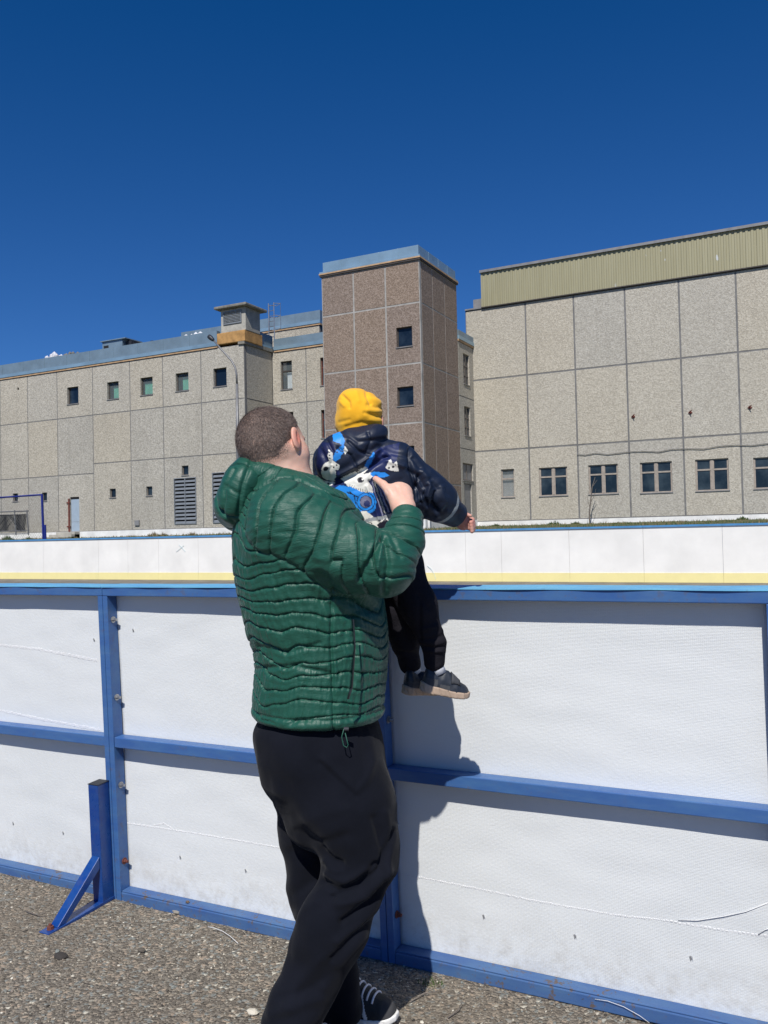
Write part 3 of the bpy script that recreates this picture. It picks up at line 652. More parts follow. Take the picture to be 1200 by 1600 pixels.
# ladder on that roof
YLd = 48.6; FL = Fac('y', YLd); l0, l1 = FL.uv(420, 510)[0], FL.uv(428.5, 510)[0]; zl0 = zt+.4; zl1 = FL.z((420, 474)); 
ld = empty('roof_ladder'); tag(ld, 'thin grey roof ladder with safety hoops sticking up beside the chimney', 'ladder')
for x in (l0, l1):
    b = MB(); b.tube([(x, YLd, zl0), (x, YLd, zl1)], .035, 6); b.build('rail', M['steel'], ld)
n = 9
for i in range(n):
    z = zl0+(zl1-zl0)*(i+.5)/n; b = MB(); b.tube([(l0, YLd, z), (l1, YLd, z)], .022, 6); b.build('rung', M['steel'], ld)
for z in (zl1-.05, zl1-.9, zl1-1.8):
    b = MB(); b.tube([(l0, YLd, z), (l0-.15, YLd+.3, z), ((l0+l1)/2, YLd+.65, z), (l1+.35, YLd+.3, z), (l1, YLd, z)], .02, 6); b.build('hoop', M['steel'], ld)
b = MB()
for dx in (-.15, .35):
    b.tube([((l0 if dx < 0 else l1)+dx, YLd+.3, zl1-1.8), ((l0 if dx < 0 else l1)+dx, YLd+.3, zl1)], .018, 5)
b.build('cage_strap', M['steel'], ld)
# ---- chimney block
CH = empty('ventilation_stack'); tag(CH, 'square concrete ventilation stack with orange base on the roof corner', 'chimney')
Y1 = SD.a((407, 530)); x0, x1 = F.uv(340.5, 530)[0], F.uv(383, 530)[0]
b = MB(); b.box(x0, x1+.06, YL-.12, Y1, F.z((340, 541), (383, 541))-.0+.2, F.z((360, 519))); b.build('base', M['orange_conc'], CH, bevel=.04)
xs0, xs1 = F.uv(345.5, 505)[0], F.uv(384, 505)[0]; Y2 = SD.a((403, 505)); zc0 = F.z((360, 519)); zc1 = F.z((365, 482))
b = MB(); b.box(xs0, xs1, YL-.02, Y2, zc0+.003, zc1); b.build('shaft', M['conc'], CH, bevel=.03)
xc0, xc1 = F.uv(339.5, 484)[0], F.uv(382.5, 480)[0]; b = MB(); b.box(xc0, xc1+.35, YL-.4, Y2+.45, zc1+.003, F.z((365, 477.5))); b.build('cap', M['conc_dk'], CH, bevel=.05)
FC = Fac('y', YL-.03); louver(FC, FC.rect(349, 485.5, 377.5, 506), CH, cols=1, n=8)
# ---- things on the left roof
def heap(px0, py0, px1, py1, Y, name, lab, cat, mat, seed):
    Fh = Fac('y', Y); a0, a1, b0, b1 = Fh.rect(px0, py0, px1, py1); b = MB()
    for i in range(9):
        x = a0+(a1-a0)*(i+.5)/9; h = (b1-b0)*random.uniform(.7, 1.0)
        rock(b, (x, Y+random.uniform(-.2, .2), b0+h*.5), h*.55, ((a1-a0)/9/h*1.1, .8, .75), seed+i, sub=1)
    return thing_mesh(b, name, mat, lab, cat)
heap(70, 550, 95, 565, YL+2, 'sack_heap', 'white sacks heaped on the roof edge at the far left', 'sacks', M['tarwhite'], 40)
heap(285, 517, 331, 531, YL+2, 'sack_heap', 'long heap of white sacks on the roof beside the stack', 'sacks', M['tarwhite'], 60)
heap(100, 549, 120, 559, YL+3, 'rubble_heap', 'low dark rubble on the roof right of the far left sacks', 'rubble', M['conc_dk'], 80)
FH = Fac('y', YL+1.5); q = FH.rect(160, 533.5, 177, 551); hut = empty('roof_vent_box'); tag(hut, 'small grey roof box with a dark doorway above the third upper window', 'vent')
b = MB(); FH.box(b, q[0], q[1]+.9, q[2]-.6, q[3], -1.6, 0); b.build('body', M['galv'], hut)
b = MB(); FH.box(b, q[0]+.15, q[0]+.62, q[2]-.3, q[3]-.3, .002, .02); b.build('opening', M['dark'], hut)
b = MB(); FH.box(b, q[1]+1.0, q[1]+1.5, q[2]-.6, q[3]-.1, -1.2, -.3); b.build('fan_housing', M['black_metal'], hut)
b = MB(); FH.box(b, q[0]-.1, q[1]+1.3, q[3]+.002, q[3]+.07, -1.7, .12); b.build('lid', M['galv'], hut)
for i, (x, y, w) in enumerate(((219, 541, 9), (239, 537, 4))):
    Fv = Fac('y', YL+1.6); q = Fv.rect(x-w/2, y-4, x+w/2, y+6); vp = empty('roof_pipe'); tag(vp, ['pair of dark roof pipes above the fourth upper window', 'single short dark roof pipe nearer the stack'][i], 'pipe')
    b = MB(); n = 2 if i == 0 else 1
    for k in range(n):
        x_ = q[0]+(q[1]-q[0])*(k+.5)/n; b.tube([(x_, YL+1.6, q[2]-.3), (x_, YL+1.6, q[3]-.1)], .12, 10); b.tube([(x_, YL+1.6, q[3]-.1), (x_, YL+1.6, q[3])], .2, 10)
    b.build('pipe', M['black_metal'], vp)
b = MB(); F.box(b, *F.rect(211.5, 813, 218.5, 821), .003, .09); thing_mesh(b, 'meter_box', M['sill'], 'small grey box fixed low on the wing wall left of the louvers', 'box')
st_ = empty('door_steps'); tag(st_, 'low concrete steps under the pale blue door', 'steps')
for i in range(3):
    b = MB(); F.box(b, F.uv(96, 830)[0]-.4*i, F.uv(122, 830)[0]+.2, 1.3, zb-.02-.17*i, .04, .5+.32*i); b.build('step', M['conc'], st_)
# ---- brown stair tower
TW = empty('stair_tower'); tag(TW, 'brown pebbled stair tower with pale joints and shiny zinc parapet', 'building')
XT0 = F.a((502.5, 432), (505.5, 600)); zt0 = F.z((503, 434), (655, 405)); zr = [F.z((503, 495), (657, 472)), F.z((505, 584.5), (657.7, 566.5)), F.z((506, 672.7), (661.7, 659))]
zr.append(zr[-1]-(zr[-2]-zr[-1])); zbt_ = zr[-1]-1.9
XT1 = F.a((655.5, 450), (658.5, 566)); tx = [XT0, F.uv(552.7, 480)[0], F.uv(602.7, 480)[0], XT1]
zz = [zt0]+zr+[1.5]
th_ = [F.rect(619.3, 510.7, 644, 541.7), F.rect(620.7, 604, 646, 634), F.rect(622, 697, 647.7, 727)]
cells = [(tx[i], tx[i+1], zz[j+1], zz[j]) for i in range(3) for j in range(len(zz)-1)]
panel_wall(F, cells, th_, TW, [M['brown'], M['joint_light']], gap=.055)
for r_ in th_: window(F, r_, TW, glass='glass_b', depth=.16)
TS = Fac('x', XT1); Y3 = TS.a((714, 443), (716, 600)); ty = [YL+.252, TS.uv(677.3, 520)[0], TS.uv(696, 520)[0], Y3]
cells = [(ty[i], ty[i+1], zz[j+1], zz[j]) for i in range(3) for j in range(len(zz)-1)]
panel_wall(TS, cells, [], TW, [M['brown'], M['joint_light']], gap=.05, th=.24)
TL = Fac('x', XT0); b = MB(); b.box(XT0, XT0+.24, YL+.252, Y3, 1.5, zt0); b.build('side_wall', M['brown'], TW)
b = MB(); b.box(XT0+.25, XT1-.25, YL+1.35, Y3-.1, 1.5, zt0+.1); b.build('core', M['back'], TW)
b = MB(); b.box(XT0-.09, XT1+.09, YL-.09, Y3+.05, zt0+.002, zt0+.11, 1); b.box(XT0-.12, XT1+.12, YL-.12, Y3+.08, zt0+.112, zt0+.20, 0); b.box(XT0-.10, XT1+.10, YL-.10, Y3+.07, zt0+.202, zt0+.30, 2); b.build('cornice', [M['orange'], M['brownframe'], M['galv_shiny']], TW)
zpt = F.z((507, 411), (653, 382)); b = MB(); n = 5
b.box(XT0+.12, XT1-.02, YL-.02, YL+.2, zt0+.302, zpt); b.box(XT1-.22, XT1-.02, YL+.2, Y3-.1, zt0+.302, zpt); b.box(XT0+.12, XT0+.3, YL+.2, Y3-.1, zt0+.302, zpt); b.box(XT0+.3, XT1-.22, Y3-.3, Y3-.1, zt0+.302, zpt)
for i in range(1, n): x = XT0+.12+(XT1-XT0-.14)*i/n; b.box(x-.012, x+.012, YL-.035, YL-.02, zt0+.302, zpt)
for i in range(1, 4): y = YL+(Y3-YL)*i/4; b.box(XT1-.02, XT1-.005, y-.012, y+.012, zt0+.302, zpt)
b.build('parapet', M['galv_shiny'], TW, bevel=.01)
b = MB(); b.tube([(XT1+.12, YL+.3, 1.3), (XT1+.12, YL+.3, 3.6)], .06, 8); b.build('downpipe', M['white_plinth'], TW)
# ---- connecting wing between tower and hall
CW = empty('link_building'); tag(CW, 'narrow pebbled link between the brown tower and the hall, with rotten windows', 'building')
Y4 = TS.a((741.5, 627), (742, 700)); zk0 = TS.z((716, 533), (740, 545)); zk1 = TS.z((717, 617), (740, 626)); zk2 = TS.z((717, 700), (740, 703.3)); zkb = TS.z((741, 812))
hk = [TS.rect(*q) for q in ((724, 554, 733.3, 600.7), (725.7, 635.7, 735, 681), (723.3, 724.3, 739.3, 751), (726, 756, 737.3, 811))]
panel_wall(TS, [(Y3, Y4, zk1, zk0), (Y3, Y4, zk2, zk1), (Y3, Y4, zkb, zk2)], hk, CW, [M['wall'], M['joint']], th=.24)
for r_ in hk[:2]: window(TS, r_, CW, 'grid', frame='wood', depth=.1)
window(TS, hk[2], CW, 'two', frame='wood', glass='sill', depth=.1)
b = MB(); TS.box(b, hk[3][0]+.02, hk[3][1]-.02, hk[3][2], hk[3][3]-.02, -.14, -.08); b.build('door', M['sill'], CW)
parapet(TS, Y3, Y4, zk0, TS.z((717, 514), (735, 528)), CW)
b = MB(); b.box(XT1-3, XT1-.25, Y3, Y4+.2, 1.5, zk0+.3); b.build('core', M['back'], CW)
b = MB(); TS.box(b, YL-.05, Y4, 1.3, max(zkb-.003, 1.62), -.2, .045); b.build('plinth', M['white_plinth'], CW)
# ---- right hall
HL = empty('hall_building'); tag(HL, 'large pale pebbled hall at the right with olive corrugated cladding under its roof', 'building')
YH = Y4; FH = Fac('y', YH); hx0 = FH.uv(727, 490)[0]
hx = [hx0]+[FH.uv(x, y)[0] for x, y in ((823.3, 583), (898.8, 575), (979, 567), (1063.7, 559), (1153, 550))]; wp = hx[5]-hx[4]
hx += [hx[-1]+wp*i for i in range(1, 6)]
h1 = FH.z((743.7, 594), (1200, 545.4)); h2 = FH.z((743.7, 705), (1200, 676)); hb = FH.z((742, 813), (1200, 806)); ht = FH.z((760, 479), (1200, 413))
cells = []
for a0, a1 in zip(hx[:-1], hx[1:]): cells += [(a0, a1, h1, ht-.1), (a0, a1, h2, h1), (a0, a1, hb, h2)]
hw = [FH.rect(*q) for q in ((783.3, 733, 803.7, 777), (842.5, 730, 886.7, 774.6), (919.6, 725.8, 965.8, 771.7), (1000.4, 721.7, 1050.4, 769.6), (1086.7, 717, 1139, 766.7), (1177.5, 713.8, 1232, 763))]
for i in range(3): q = hw[-1]; hw.append((q[0]+wp, q[1]+wp, q[2], q[3]))
panel_wall(FH, cells, hw, HL, [M['hall'], M['joint']], gap=.055)
window(FH, hw[0], HL, 'cross', frame='woodlt', curtain=('curt_p', .02, .98, .03, .97), depth=.1)
for r_ in hw[1:]: window(FH, r_, HL, 'hall', frame='woodlt', depth=.09)
b = MB(); b.box(hx0, hx0+.25, YH+.252, YH+20, 1.4, ht-.3); b.build('side_wall', M['hall'], HL)
b = MB(); b.box(hx0+.26, hx[-1], YH+1.4, YH+22, 1.4, ht+.2); b.build('core', M['back'], HL)
b = MB()
for i in range(50):
    a0 = hx0+(hx[-1]-hx0)*i/50; a1 = hx0+(hx[-1]-hx0)*(i+1)/50; FH.box(b, a0, a1, 1.3, hb-.003-.0*i, -.2, .03+.002*(i % 2))
b.build('plinth', M['white_plinth'], HL)
M['clad'] = None; t = NT('olive_cladding'); o = t.coord(); n_ = t.noise(t.mapping(o, (4, 1, .25)), 1.2, 5, .6)
cc = t.mix(t.ramp(n_, [(.3, 0.0), (.8, .8)]), (.30, .275, .165, 1), (.38, .355, .23, 1)); pe = t.math('MULTIPLY', t.ramp(t.noise(t.mapping(o, (1.6, 1, .45)), 1.9, 4, .5), [(.69, 0.0), (.71, 1.0)]), t.ramp(t.noise(t.mapping(o, (.2, .2, .2)), 1.0, 2), [(.45, 0.0), (.5, 1.0)]))
M['clad'] = t.set(t.mix(pe, cc, (.5, .52, .52, 1)), .55, .1)
cx0 = FH.uv(752.5, 450)[0]; zc1 = FH.z((755, 428.5), (1200, 351)); b = MB(); pts = []; a = cx0; pit = .30
while a < hx[-1]:
    for da, c in ((0, .14), (pit*.42, .14), (pit*.5, .10), (pit*.92, .10)): pts.append((a+da, c))
    a += pit
vs = [];
for a, c in pts: vs += [FH.P(a, ht-.02, c+.0), FH.P(a, zc1, c)]
b.add(vs, [(2*i, 2*i+2, 2*i+3, 2*i+1) for i in range(len(pts)-1)]); 
b.build('cladding', M['clad'], HL)
b = MB(); FH.box(b, cx0-.05, hx[-1], zc1+.002, zc1+.17, -.5, .26); b.build('roof_edge', M['sill'], HL)
b = MB(); b.box(cx0, hx[-1], YH-.09, YH+20, ht, zc1); b.build('attic', M['clad'], HL)
b = MB(); FH.box(b, cx0-.02, hx[-1], ht-.09, ht-.03, 0.002, .16); b.build('drip_edge', M['brownframe'], HL)
b = MB(); FH.box(b, FH.uv(738, 478)[0], cx0-.06, ht-.2, ht+.65, -1.2, -.2); FH.box(b, hx0, cx0-.02, ht-.098, ht+.0, -.4, .08); b.build('ledge', M['sill'], HL)
b = MB(); b.tube([FH.P(*FH.uv(x, y), .06) for x, y in ((902, 710), (915, 711), (930, 708), (950, 710), (968, 708), (983, 706), (1005, 705), (1030, 706), (1050, 702), (1075, 701), (1100, 701.5), (1125, 697), (1150, 695.5), (1175, 696), (1200, 693), (1260, 690))], .022, 5)
tag(b.build('wall_cable', M['joint']), 'thin grey cable sagging along the hall wall above its windows', 'cable')
for i, (x, y) in enumerate(((989.6, 651), (1078.7, 644.6), (1171.7, 636.7))):
    a, z = FH.uv(x, y); b = MB(); b.poly([FH.P(a-.12, z, .003), FH.P(a, z+.12, .003), FH.P(a+.12, z, .003), FH.P(a, z-.12, .003)], FH.P(0, 0, .06)-FH.P(0, 0, 0)); b.tube([FH.P(a-.05, z+.03, .06), FH.P(a+.12, z+.1, .3)], .025, 5)
    tag(b.build('wall_bracket', M['rust']), ['rusty diamond bracket on the hall wall with a rust streak below', 'rusty diamond bracket on the hall wall, middle of three', 'rusty bracket on the hall wall nearest the right picture edge'][i], 'bracket', 'brackets on the hall wall')
# ---- lamp pole
YP = 36.0; FP = Fac('y', YP); pp = lambda x, y: FP.P(*FP.uv(x, y)); lp = empty('street_lamp'); tag(lp, 'grey street lamp with a long bent arm in front of the left wing', 'street lamp')
base = pp(373.5, 840); base.z = 1.35; b = MB(); b.tube([base, pp(371.5, 700), pp(370.3, 600)], [.10, .09, .075], 10); b.build('pole', M['pole'], lp, smooth=True)
b = MB(); b.tube([pp(370.3, 601), pp(369.6, 585), pp(367.5, 574), pp(362, 564), pp(345, 545), pp(334, 532)], [.055, .055, .05, .05, .045, .04], 10); b.build('arm', M['pole'], lp, smooth=True)
h0, h1_ = pp(334.5, 532.5), pp(326.5, 525.5); d_ = (h1_-h0).normalized(); b = MB(); b.tube([h0, h0+d_*.1, h0+d_*.3, h1_, h1_+d_*.03], [.05, .1, .13, .12, .04], 10); b.build('lamp_head', M['black_metal'], lp, smooth=True)
# ---- blue net frame at the left
YN = 27.0; FN = Fac('y', YN); q = lambda x, y: FN.P(*FN.uv(x, y)); nf = empty('net_frame'); tag(nf, 'dark blue tubular goal frame with net behind the far boards at the left', 'goal frame')
g0 = q(68.5, 845); g0.z = .9; b = MB(); b.tube([g0, q(65.5, 772)], .055, 8); b.build('post', M['net_blue'], nf)
b = MB(); b.tube([q(66, 773), q(0, 777.5), q(-70, 782)], .04, 8); b.build('crossbar', M['net_blue'], nf)
g1 = q(71.5, 845); g1.z = .9; b = MB(); b.tube([g1, q(70.3, 820)], .05, 8); b.tube([q(67.5, 823), q(70.5, 823)], .03, 6); b.build('side_post', M['net_blue'], nf)
g2 = q(-72, 850); g2.z = .9; b = MB(); b.tube([g2, q(-70, 782)], .055, 8); b.build('post', M['net_blue'], nf)
b = MB(); X0 = q(-70, 782).x; X1 = q(65.5, 772).x; Z1 = q(30, 776).z; w_ = X1-X0; n = 26
for i in range(n*2):
    x = X0-2.2+ (w_+2.2)*i/(n*2)
    for s in (1, -1):
        p = []
        for z_ in (1.0, Z1):
            xx = x+ (z_-1.0)*s + (0 if s > 0 else 2.2); p.append((xx, z_))
        (xa_, za_), (xb_, zb_) = p
        def clip(xv):  # clamp inside the frame
            return min(max(xv, X0), X1)
        if (xa_ < X0 and xb_ < X0) or (xa_ > X1 and xb_ > X1): continue
        zA = za_ if X0 <= xa_ <= X1 else za_+(clip(xa_)-xa_)/s; zB = zb_ if X0 <= xb_ <= X1 else zb_+(clip(xb_)-xb_)/s
        b.tube([(clip(xa_), YN+.03, zA), (clip(xb_), YN+.03, zB)], .004, 3, caps=False)
b.build('net', M['sill'], nf)
# ---- stack of old metal railing panels
YS = 41.0; FS = Fac('y', YS); q = lambda x, y, c=0: FS.P(*FS.uv(x, y), c); rs = empty('railing_stack'); tag(rs, 'stack of dark metal railing panels on a rack against the left wing', 'railings')
b = MB()
for x in (43, 23.5, -20): b.tube([q(x+1.5, 836), q(x-1, 797)], .05, 6)
b.tube([q(-60, 802), q(44, 798.5)], .05, 6); b.tube([q(-60, 832), q(44, 829)], .04, 6); b.tube([q(-60, 836.5), q(44, 834)], .03, 6); b.build('rack', M['pole'], rs)
for k in range(3):
    b = MB(); c = -.25*k; xa_, xb_ = -58+3*k, 38-2*k; b.tube([q(xa_, 806.5, c), q(xb_, 804, c)], .035, 6); b.tube([q(xa_, 830, c), q(xb_-3, 830, c)], .035, 6)
    for i in range(48): f_ = i/47; b.tube([q(xa_+(xb_-3-xa_)*f_, 830, c), q(xa_+(xb_-xa_)*f_, 805, c)], .021, 4)
    b.tube([q(xa_+50, 830, c+.03), q(xa_+70, 805, c+.03)], .03, 5); b.tube([q(xb_-4, 830, c+.03), q(xb_-25, 805, c+.03)], .03, 5)
    b.build('railing_panel', M['black_metal'], rs)
# ---- sapling, tufts
sp = empty('sapling'); tag(sp, 'thin bare leaning sapling against the hall under the second double window', 'sapling')
YQ = YH-1.2; FQ = Fac('y', YQ); q = lambda x, y: FQ.P(*FQ.uv(x, y)); b = MB(); b.tube([q(921.5, 824), q(921, 800), q(923, 782), q(925, 762), q(930, 745)], [.05, .045, .04, .03, .015], 6); b.build('trunk', M['wood'], sp)
b = MB()
for p in (((922, 795), (918, 780), (919, 770)), ((923, 785), (929, 774), (931, 764)), ((924, 772), (920, 758)), ((926, 760), (933, 750))): b.tube([q(*x) for x in p], [.02]+[.01]*(len(p)-1), 5)
b.build('branch', M['wood'], sp)
for nm, mat_, n, seed, hh in (('green_grass_tufts', 'blade', 9000, 1, .10), ('dry_grass_tufts', 'drygrass', 5000, 2, .13)):
    b = MB(); rr = random.Random(seed)
    for i in range(n):
        x = rr.uniform(-52, 6); y = rr.uniform(24.0, 44) if x < -19 else rr.uniform(25, 53)
        if mnoise.noise(Vector((x*.35+seed*9, y*.3, 0))) < -.05: continue
        z = bank(x, y); h = hh*rr.uniform(.4, 1.3); w = .02; a = rr.uniform(0, 3.1); dx, dy = math.cos(a)*w, math.sin(a)*w; lx = rr.uniform(-.06, .06)
        b.add([(x-dx, y-dy, z-.02), (x+dx, y+dy, z-.02), (x+lx, y, z+h)], [(0, 1, 2)])
    tag(b.build(nm, M[mat_]), kind='stuff')
b = MB()
for i, (x, y, Y, r_) in enumerate(((12, 835, 40, .38), (866, 819, 52, .3), (775, 821, 52, .2), (1160, 812, 52, .25), (45, 836, 40, .25), (240, 832, 43, .35), (255, 833, 43, .25), (300, 833, 43, .3), (900, 820, 52, .2))):
    Fq = Fac('y', Y); p = Fq.P(*Fq.uv(x, y)); b2 = MB(); rr = random.Random(i)
    for k in range(160):
        a = rr.uniform(0, 6.28); r1 = r_*rr.random()**.5*1.4; h = r_*rr.uniform(.6, 1.5)*(1-r1/r_/2.2); c = Vector((p.x+math.cos(a)*r1, p.y+math.sin(a)*r1*.6, bank(p.x, p.y)-.03)); an = rr.uniform(0, 3.1); w = .03
        b2.add([c+Vector((-math.cos(an)*w, -math.sin(an)*w, 0)), c+Vector((math.cos(an)*w, math.sin(an)*w, 0)), c+Vector((rr.uniform(-.1, .1), rr.uniform(-.1, .1), h))], [(0, 1, 2)])
    lab = ['dark green weed clump in front of the railing stack', 'dark weed clump under the first double hall window', 'small weed clump near the narrow hall window', 'weed clump under the fourth double hall window', 'low weed clump left of the blue goal post', 'dry brown weed clump left of the louvers', 'low brown weed clump just left of the louvers', 'brown weed clump in front of the louvers', 'tiny weed clump left of the sapling'][i]
    tag(b2.build('weed_clump', M['drygrass'] if i in (5, 6, 7) else M['blade']), lab, 'weeds')

# ================================================================== figures: implicit surfaces meshed by surface nets
def A_(p): return np.asarray(p, dtype=np.float32)
VR = _rt.copy(); VD = _fw.copy(); VU = _up.copy()          # handy directions: right, away, up as seen by the photographer
UPW = np.array([0, 0, 1.0]); RTW = np.array([math.cos(YAW), math.sin(YAW), 0]); AWW = np.array([-math.sin(YAW), math.cos(YAW), 0])
def capsule(P, a, b, ra, rb, flat=None):
    a = A_(a); b = A_(b); ba = b-a; pa = P-a; t = np.clip(pa@ba/max(float(ba@ba), 1e-9), 0, 1)
    v = pa-t[:, None]*ba
    if flat is not None:                                   # flat = (direction, factor): radius scaled along one direction
        n, k = flat; n = A_(n); c = v@n; v = v+np.outer(c*(1/k-1), n)
    return np.sqrt((v*v).sum(1))-(ra+(rb-ra)*t)
def ellipsoid(P, c, axes, r):
    q = (P-A_(c))@A_(axes).T; r = A_(r)
    k0 = np.sqrt(((q/r)**2).sum(1)); k1 = np.sqrt(((q/(r*r))**2).sum(1)); return k0*(k0-1)/np.maximum(k1, 1e-6)
def smin(a, b, k): h = np.maximum(k-np.abs(a-b), 0)/k; return np.minimum(a, b)-h*h*k*.25
def smax(a, b, k): return -smin(-a, -b, k)
def chain(P, pts, rs, k=.02, flat=None):
    d = None
    for i in range(len(pts)-1):
        e = capsule(P, pts[i], pts[i+1], rs[i], rs[i+1], flat); d = e if d is None else smin(d, e, k)
    return d
def loft(P, zs, cx, cy, ra, rb, yaw_dirs, zlo, zhi, k=.02):
    """stack of ellipses over height; yaw_dirs = (dir of ra, dir of rb), both horizontal"""
    o = np.argsort(zs); zs = np.asarray(zs)[o]; z = P[:, 2]
    f = lambda v: np.interp(z, zs, np.asarray(v)[o]).astype(np.float32)
    X = P[:, 0]-f(cx); Y = P[:, 1]-f(cy); a = f(ra); b = f(rb); d0, d1 = yaw_dirs
    u = X*d0[0]+Y*d0[1]; v = X*d1[0]+Y*d1[1]
    s = (np.sqrt((u/a)**2+(v/b)**2)-1)*np.minimum(a, b)*1.0
    return smax(s, smax(z-zhi, zlo-z, .01), k)
_perm = np.random.default_rng(3).permutation(256); _perm = np.r_[_perm, _perm, _perm]
_grad = np.random.default_rng(4).normal(size=(256, 3)); _grad /= np.linalg.norm(_grad, axis=1)[:, None]
def pn(Q):
    Q = np.asarray(Q, float); I = np.floor(Q).astype(int); Fq = Q-I; I &= 255; w = Fq*Fq*Fq*(Fq*(Fq*6-15)+10); out = 0
    for dx in (0, 1):
        for dy in (0, 1):
            for dz in (0, 1):
                h = _perm[_perm[_perm[I[:, 0]+dx]+I[:, 1]+dy]+I[:, 2]+dz]
                g = (_grad[h]*(Fq-np.array([dx, dy, dz]))).sum(1)
                out = out+g*(w[:, 0] if dx else 1-w[:, 0])*(w[:, 1] if dy else 1-w[:, 1])*(w[:, 2] if dz else 1-w[:, 2])
    return out*1.6
def nets(fn, lo, hi, h, B=8):
    lo = np.asarray(lo, float); n = (np.ceil((np.asarray(hi)-lo)/h/B).astype(int))*B; nb = n//B
    bc = np.stack(np.meshgrid(*[(np.arange(nb[i])*B+B/2)*h+lo[i] for i in range(3)], indexing='ij'), -1).reshape(-1, 3).astype(np.float32)
    db = fn(bc).reshape(nb); act = np.abs(db) < B*h*1.9
    V = np.repeat(np.repeat(np.repeat(np.where(db > 0, 1., -1.).astype(np.float32), B, 0), B, 1), B, 2)
    am = np.argwhere(act); off = np.stack(np.meshgrid(*[np.arange(B)]*3, indexing='ij'), -1).reshape(-1, 3)
    for s in range(0, len(am), 4000):
        idx = (am[s:s+4000, None, :]*B+off[None]).reshape(-1, 3)
        V[idx[:, 0], idx[:, 1], idx[:, 2]] = fn((idx*h+lo).astype(np.float32))
    ins = V < 0; c = np.zeros(np.array(V.shape)-1, np.int8)
    for dx in (0, 1):
        for dy in (0, 1):
            for dz in (0, 1): c += ins[dx:V.shape[0]-1+dx, dy:V.shape[1]-1+dy, dz:V.shape[2]-1+dz]
    cell = np.argwhere((c > 0) & (c < 8)); idm = -np.ones(c.shape, np.int32); idm[tuple(cell.T)] = np.arange(len(cell))
    acc = np.zeros((len(cell), 3)); cnt = np.zeros(len(cell))
    cor = [(0, 0, 0), (1, 0, 0), (0, 1, 0), (1, 1, 0), (0, 0, 1), (1, 0, 1), (0, 1, 1), (1, 1, 1)]
    cv = np.stack([V[cell[:, 0]+a, cell[:, 1]+b, cell[:, 2]+d] for a, b, d in cor], 1)
    for i in range(8):
        for j in range(i+1, 8):
            if sum(abs(p-q) for p, q in zip(cor[i], cor[j])) != 1: continue
            m = (cv[:, i] < 0) != (cv[:, j] < 0); t = np.where(m, cv[:, i]/np.where(m, cv[:, i]-cv[:, j], 1), 0)
            p = np.array(cor[i])+t[:, None]*(np.array(cor[j])-np.array(cor[i])); acc += p*m[:, None]; cnt += m
    verts = (cell+acc/cnt[:, None])*h+lo
    faces = []
    for ax in range(3):
        a1, a2 = [(1, 2), (2, 0), (0, 1)][ax]; s0 = [slice(None)]*3; s1 = [slice(None)]*3; s0[ax] = slice(0, -1); s1[ax] = slice(1, None)
        cr = ins[tuple(s0)] != ins[tuple(s1)]; e = np.argwhere(cr); e = e[(e[:, a1] > 0) & (e[:, a2] > 0) & (e[:, a1] < c.shape[a1]) & (e[:, a2] < c.shape[a2])]
        d1 = np.zeros(3, int); d1[a1] = 1; d2 = np.zeros(3, int); d2[a2] = 1
        q = np.stack([idm[tuple((e-o_).T)] for o_ in (d1+d2, d2, np.zeros(3, int), d1)], 1)
        fl = ins[tuple(e.T)]; q = np.where(fl[:, None], q, q[:, ::-1]); faces.append(q[(q >= 0).all(1)])
    return verts, np.concatenate(faces)
def grad(fn, V, e=.0015):
    V = V.astype(np.float32); g = np.stack([fn(V+A_(d)*e)-fn(V-A_(d)*e) for d in np.eye(3)], 1); return g/np.maximum(np.linalg.norm(g, axis=1)[:, None], 1e-9)
def to_px(V):
    q = V-_c; d = q@_fw; return 600+FPX*(q@_rt)/d, 800-FPX*(q@_up)/d
def ridge(V, N, lines, towards=None):
    """cloth folds: soft ridges / creases along polylines given where they lie on the near side of the cloth"""
    px, py = to_px(V); face = np.clip(-(N@VD)*1.6+.1, 0, 1) ; out = np.zeros(len(V))
    for pts, w, amp in lines:
        best = np.full(len(V), 1e9)
        for (x0, y0), (x1, y1) in zip(pts[:-1], pts[1:]):
            dx, dy = x1-x0, y1-y0; t = np.clip(((px-x0)*dx+(py-y0)*dy)/(dx*dx+dy*dy), 0, 1)
            best = np.minimum(best, np.hypot(px-x0-t*dx, py-y0-t*dy))
        out += amp*np.exp(-(best/w)**2)*face
    return out
def mk(name, V, Fc, mats, parent=None, attrs=None, smooth=True, fm=None):
    me = bpy.data.meshes.new(name); me.vertices.add(len(V)); me.vertices.foreach_set('co', np.asarray(V, np.float32).ravel())
    me.loops.add(len(Fc)*4); me.loops.foreach_set('vertex_index', np.asarray(Fc, np.int32).ravel()); me.polygons.add(len(Fc))
    me.polygons.foreach_set('loop_start', np.arange(0, len(Fc)*4, 4, dtype=np.int32)); me.polygons.foreach_set('loop_total', np.full(len(Fc), 4, np.int32))
    me.polygons.foreach_set('use_smooth', np.full(len(Fc), smooth))
    for m in (mats if isinstance(mats, (list, tuple)) else [mats]): me.materials.append(m)
    if fm is not None: me.polygons.foreach_set('material_index', np.asarray(fm, np.int32))
    for k, v in (attrs or {}).items():
        if np.ndim(v) == 1: a = me.attributes.new(k, 'FLOAT', 'POINT'); a.data.foreach_set('value', np.asarray(v, np.float32))
        else: a = me.attributes.new(k, 'FLOAT_COLOR', 'POINT'); a.data.foreach_set('color', np.asarray(v, np.float32).ravel())
    me.update(); me.validate()
    o = bpy.data.objects.new(name, me); COL.objects.link(o)
    if parent: o.parent = parent
    return o
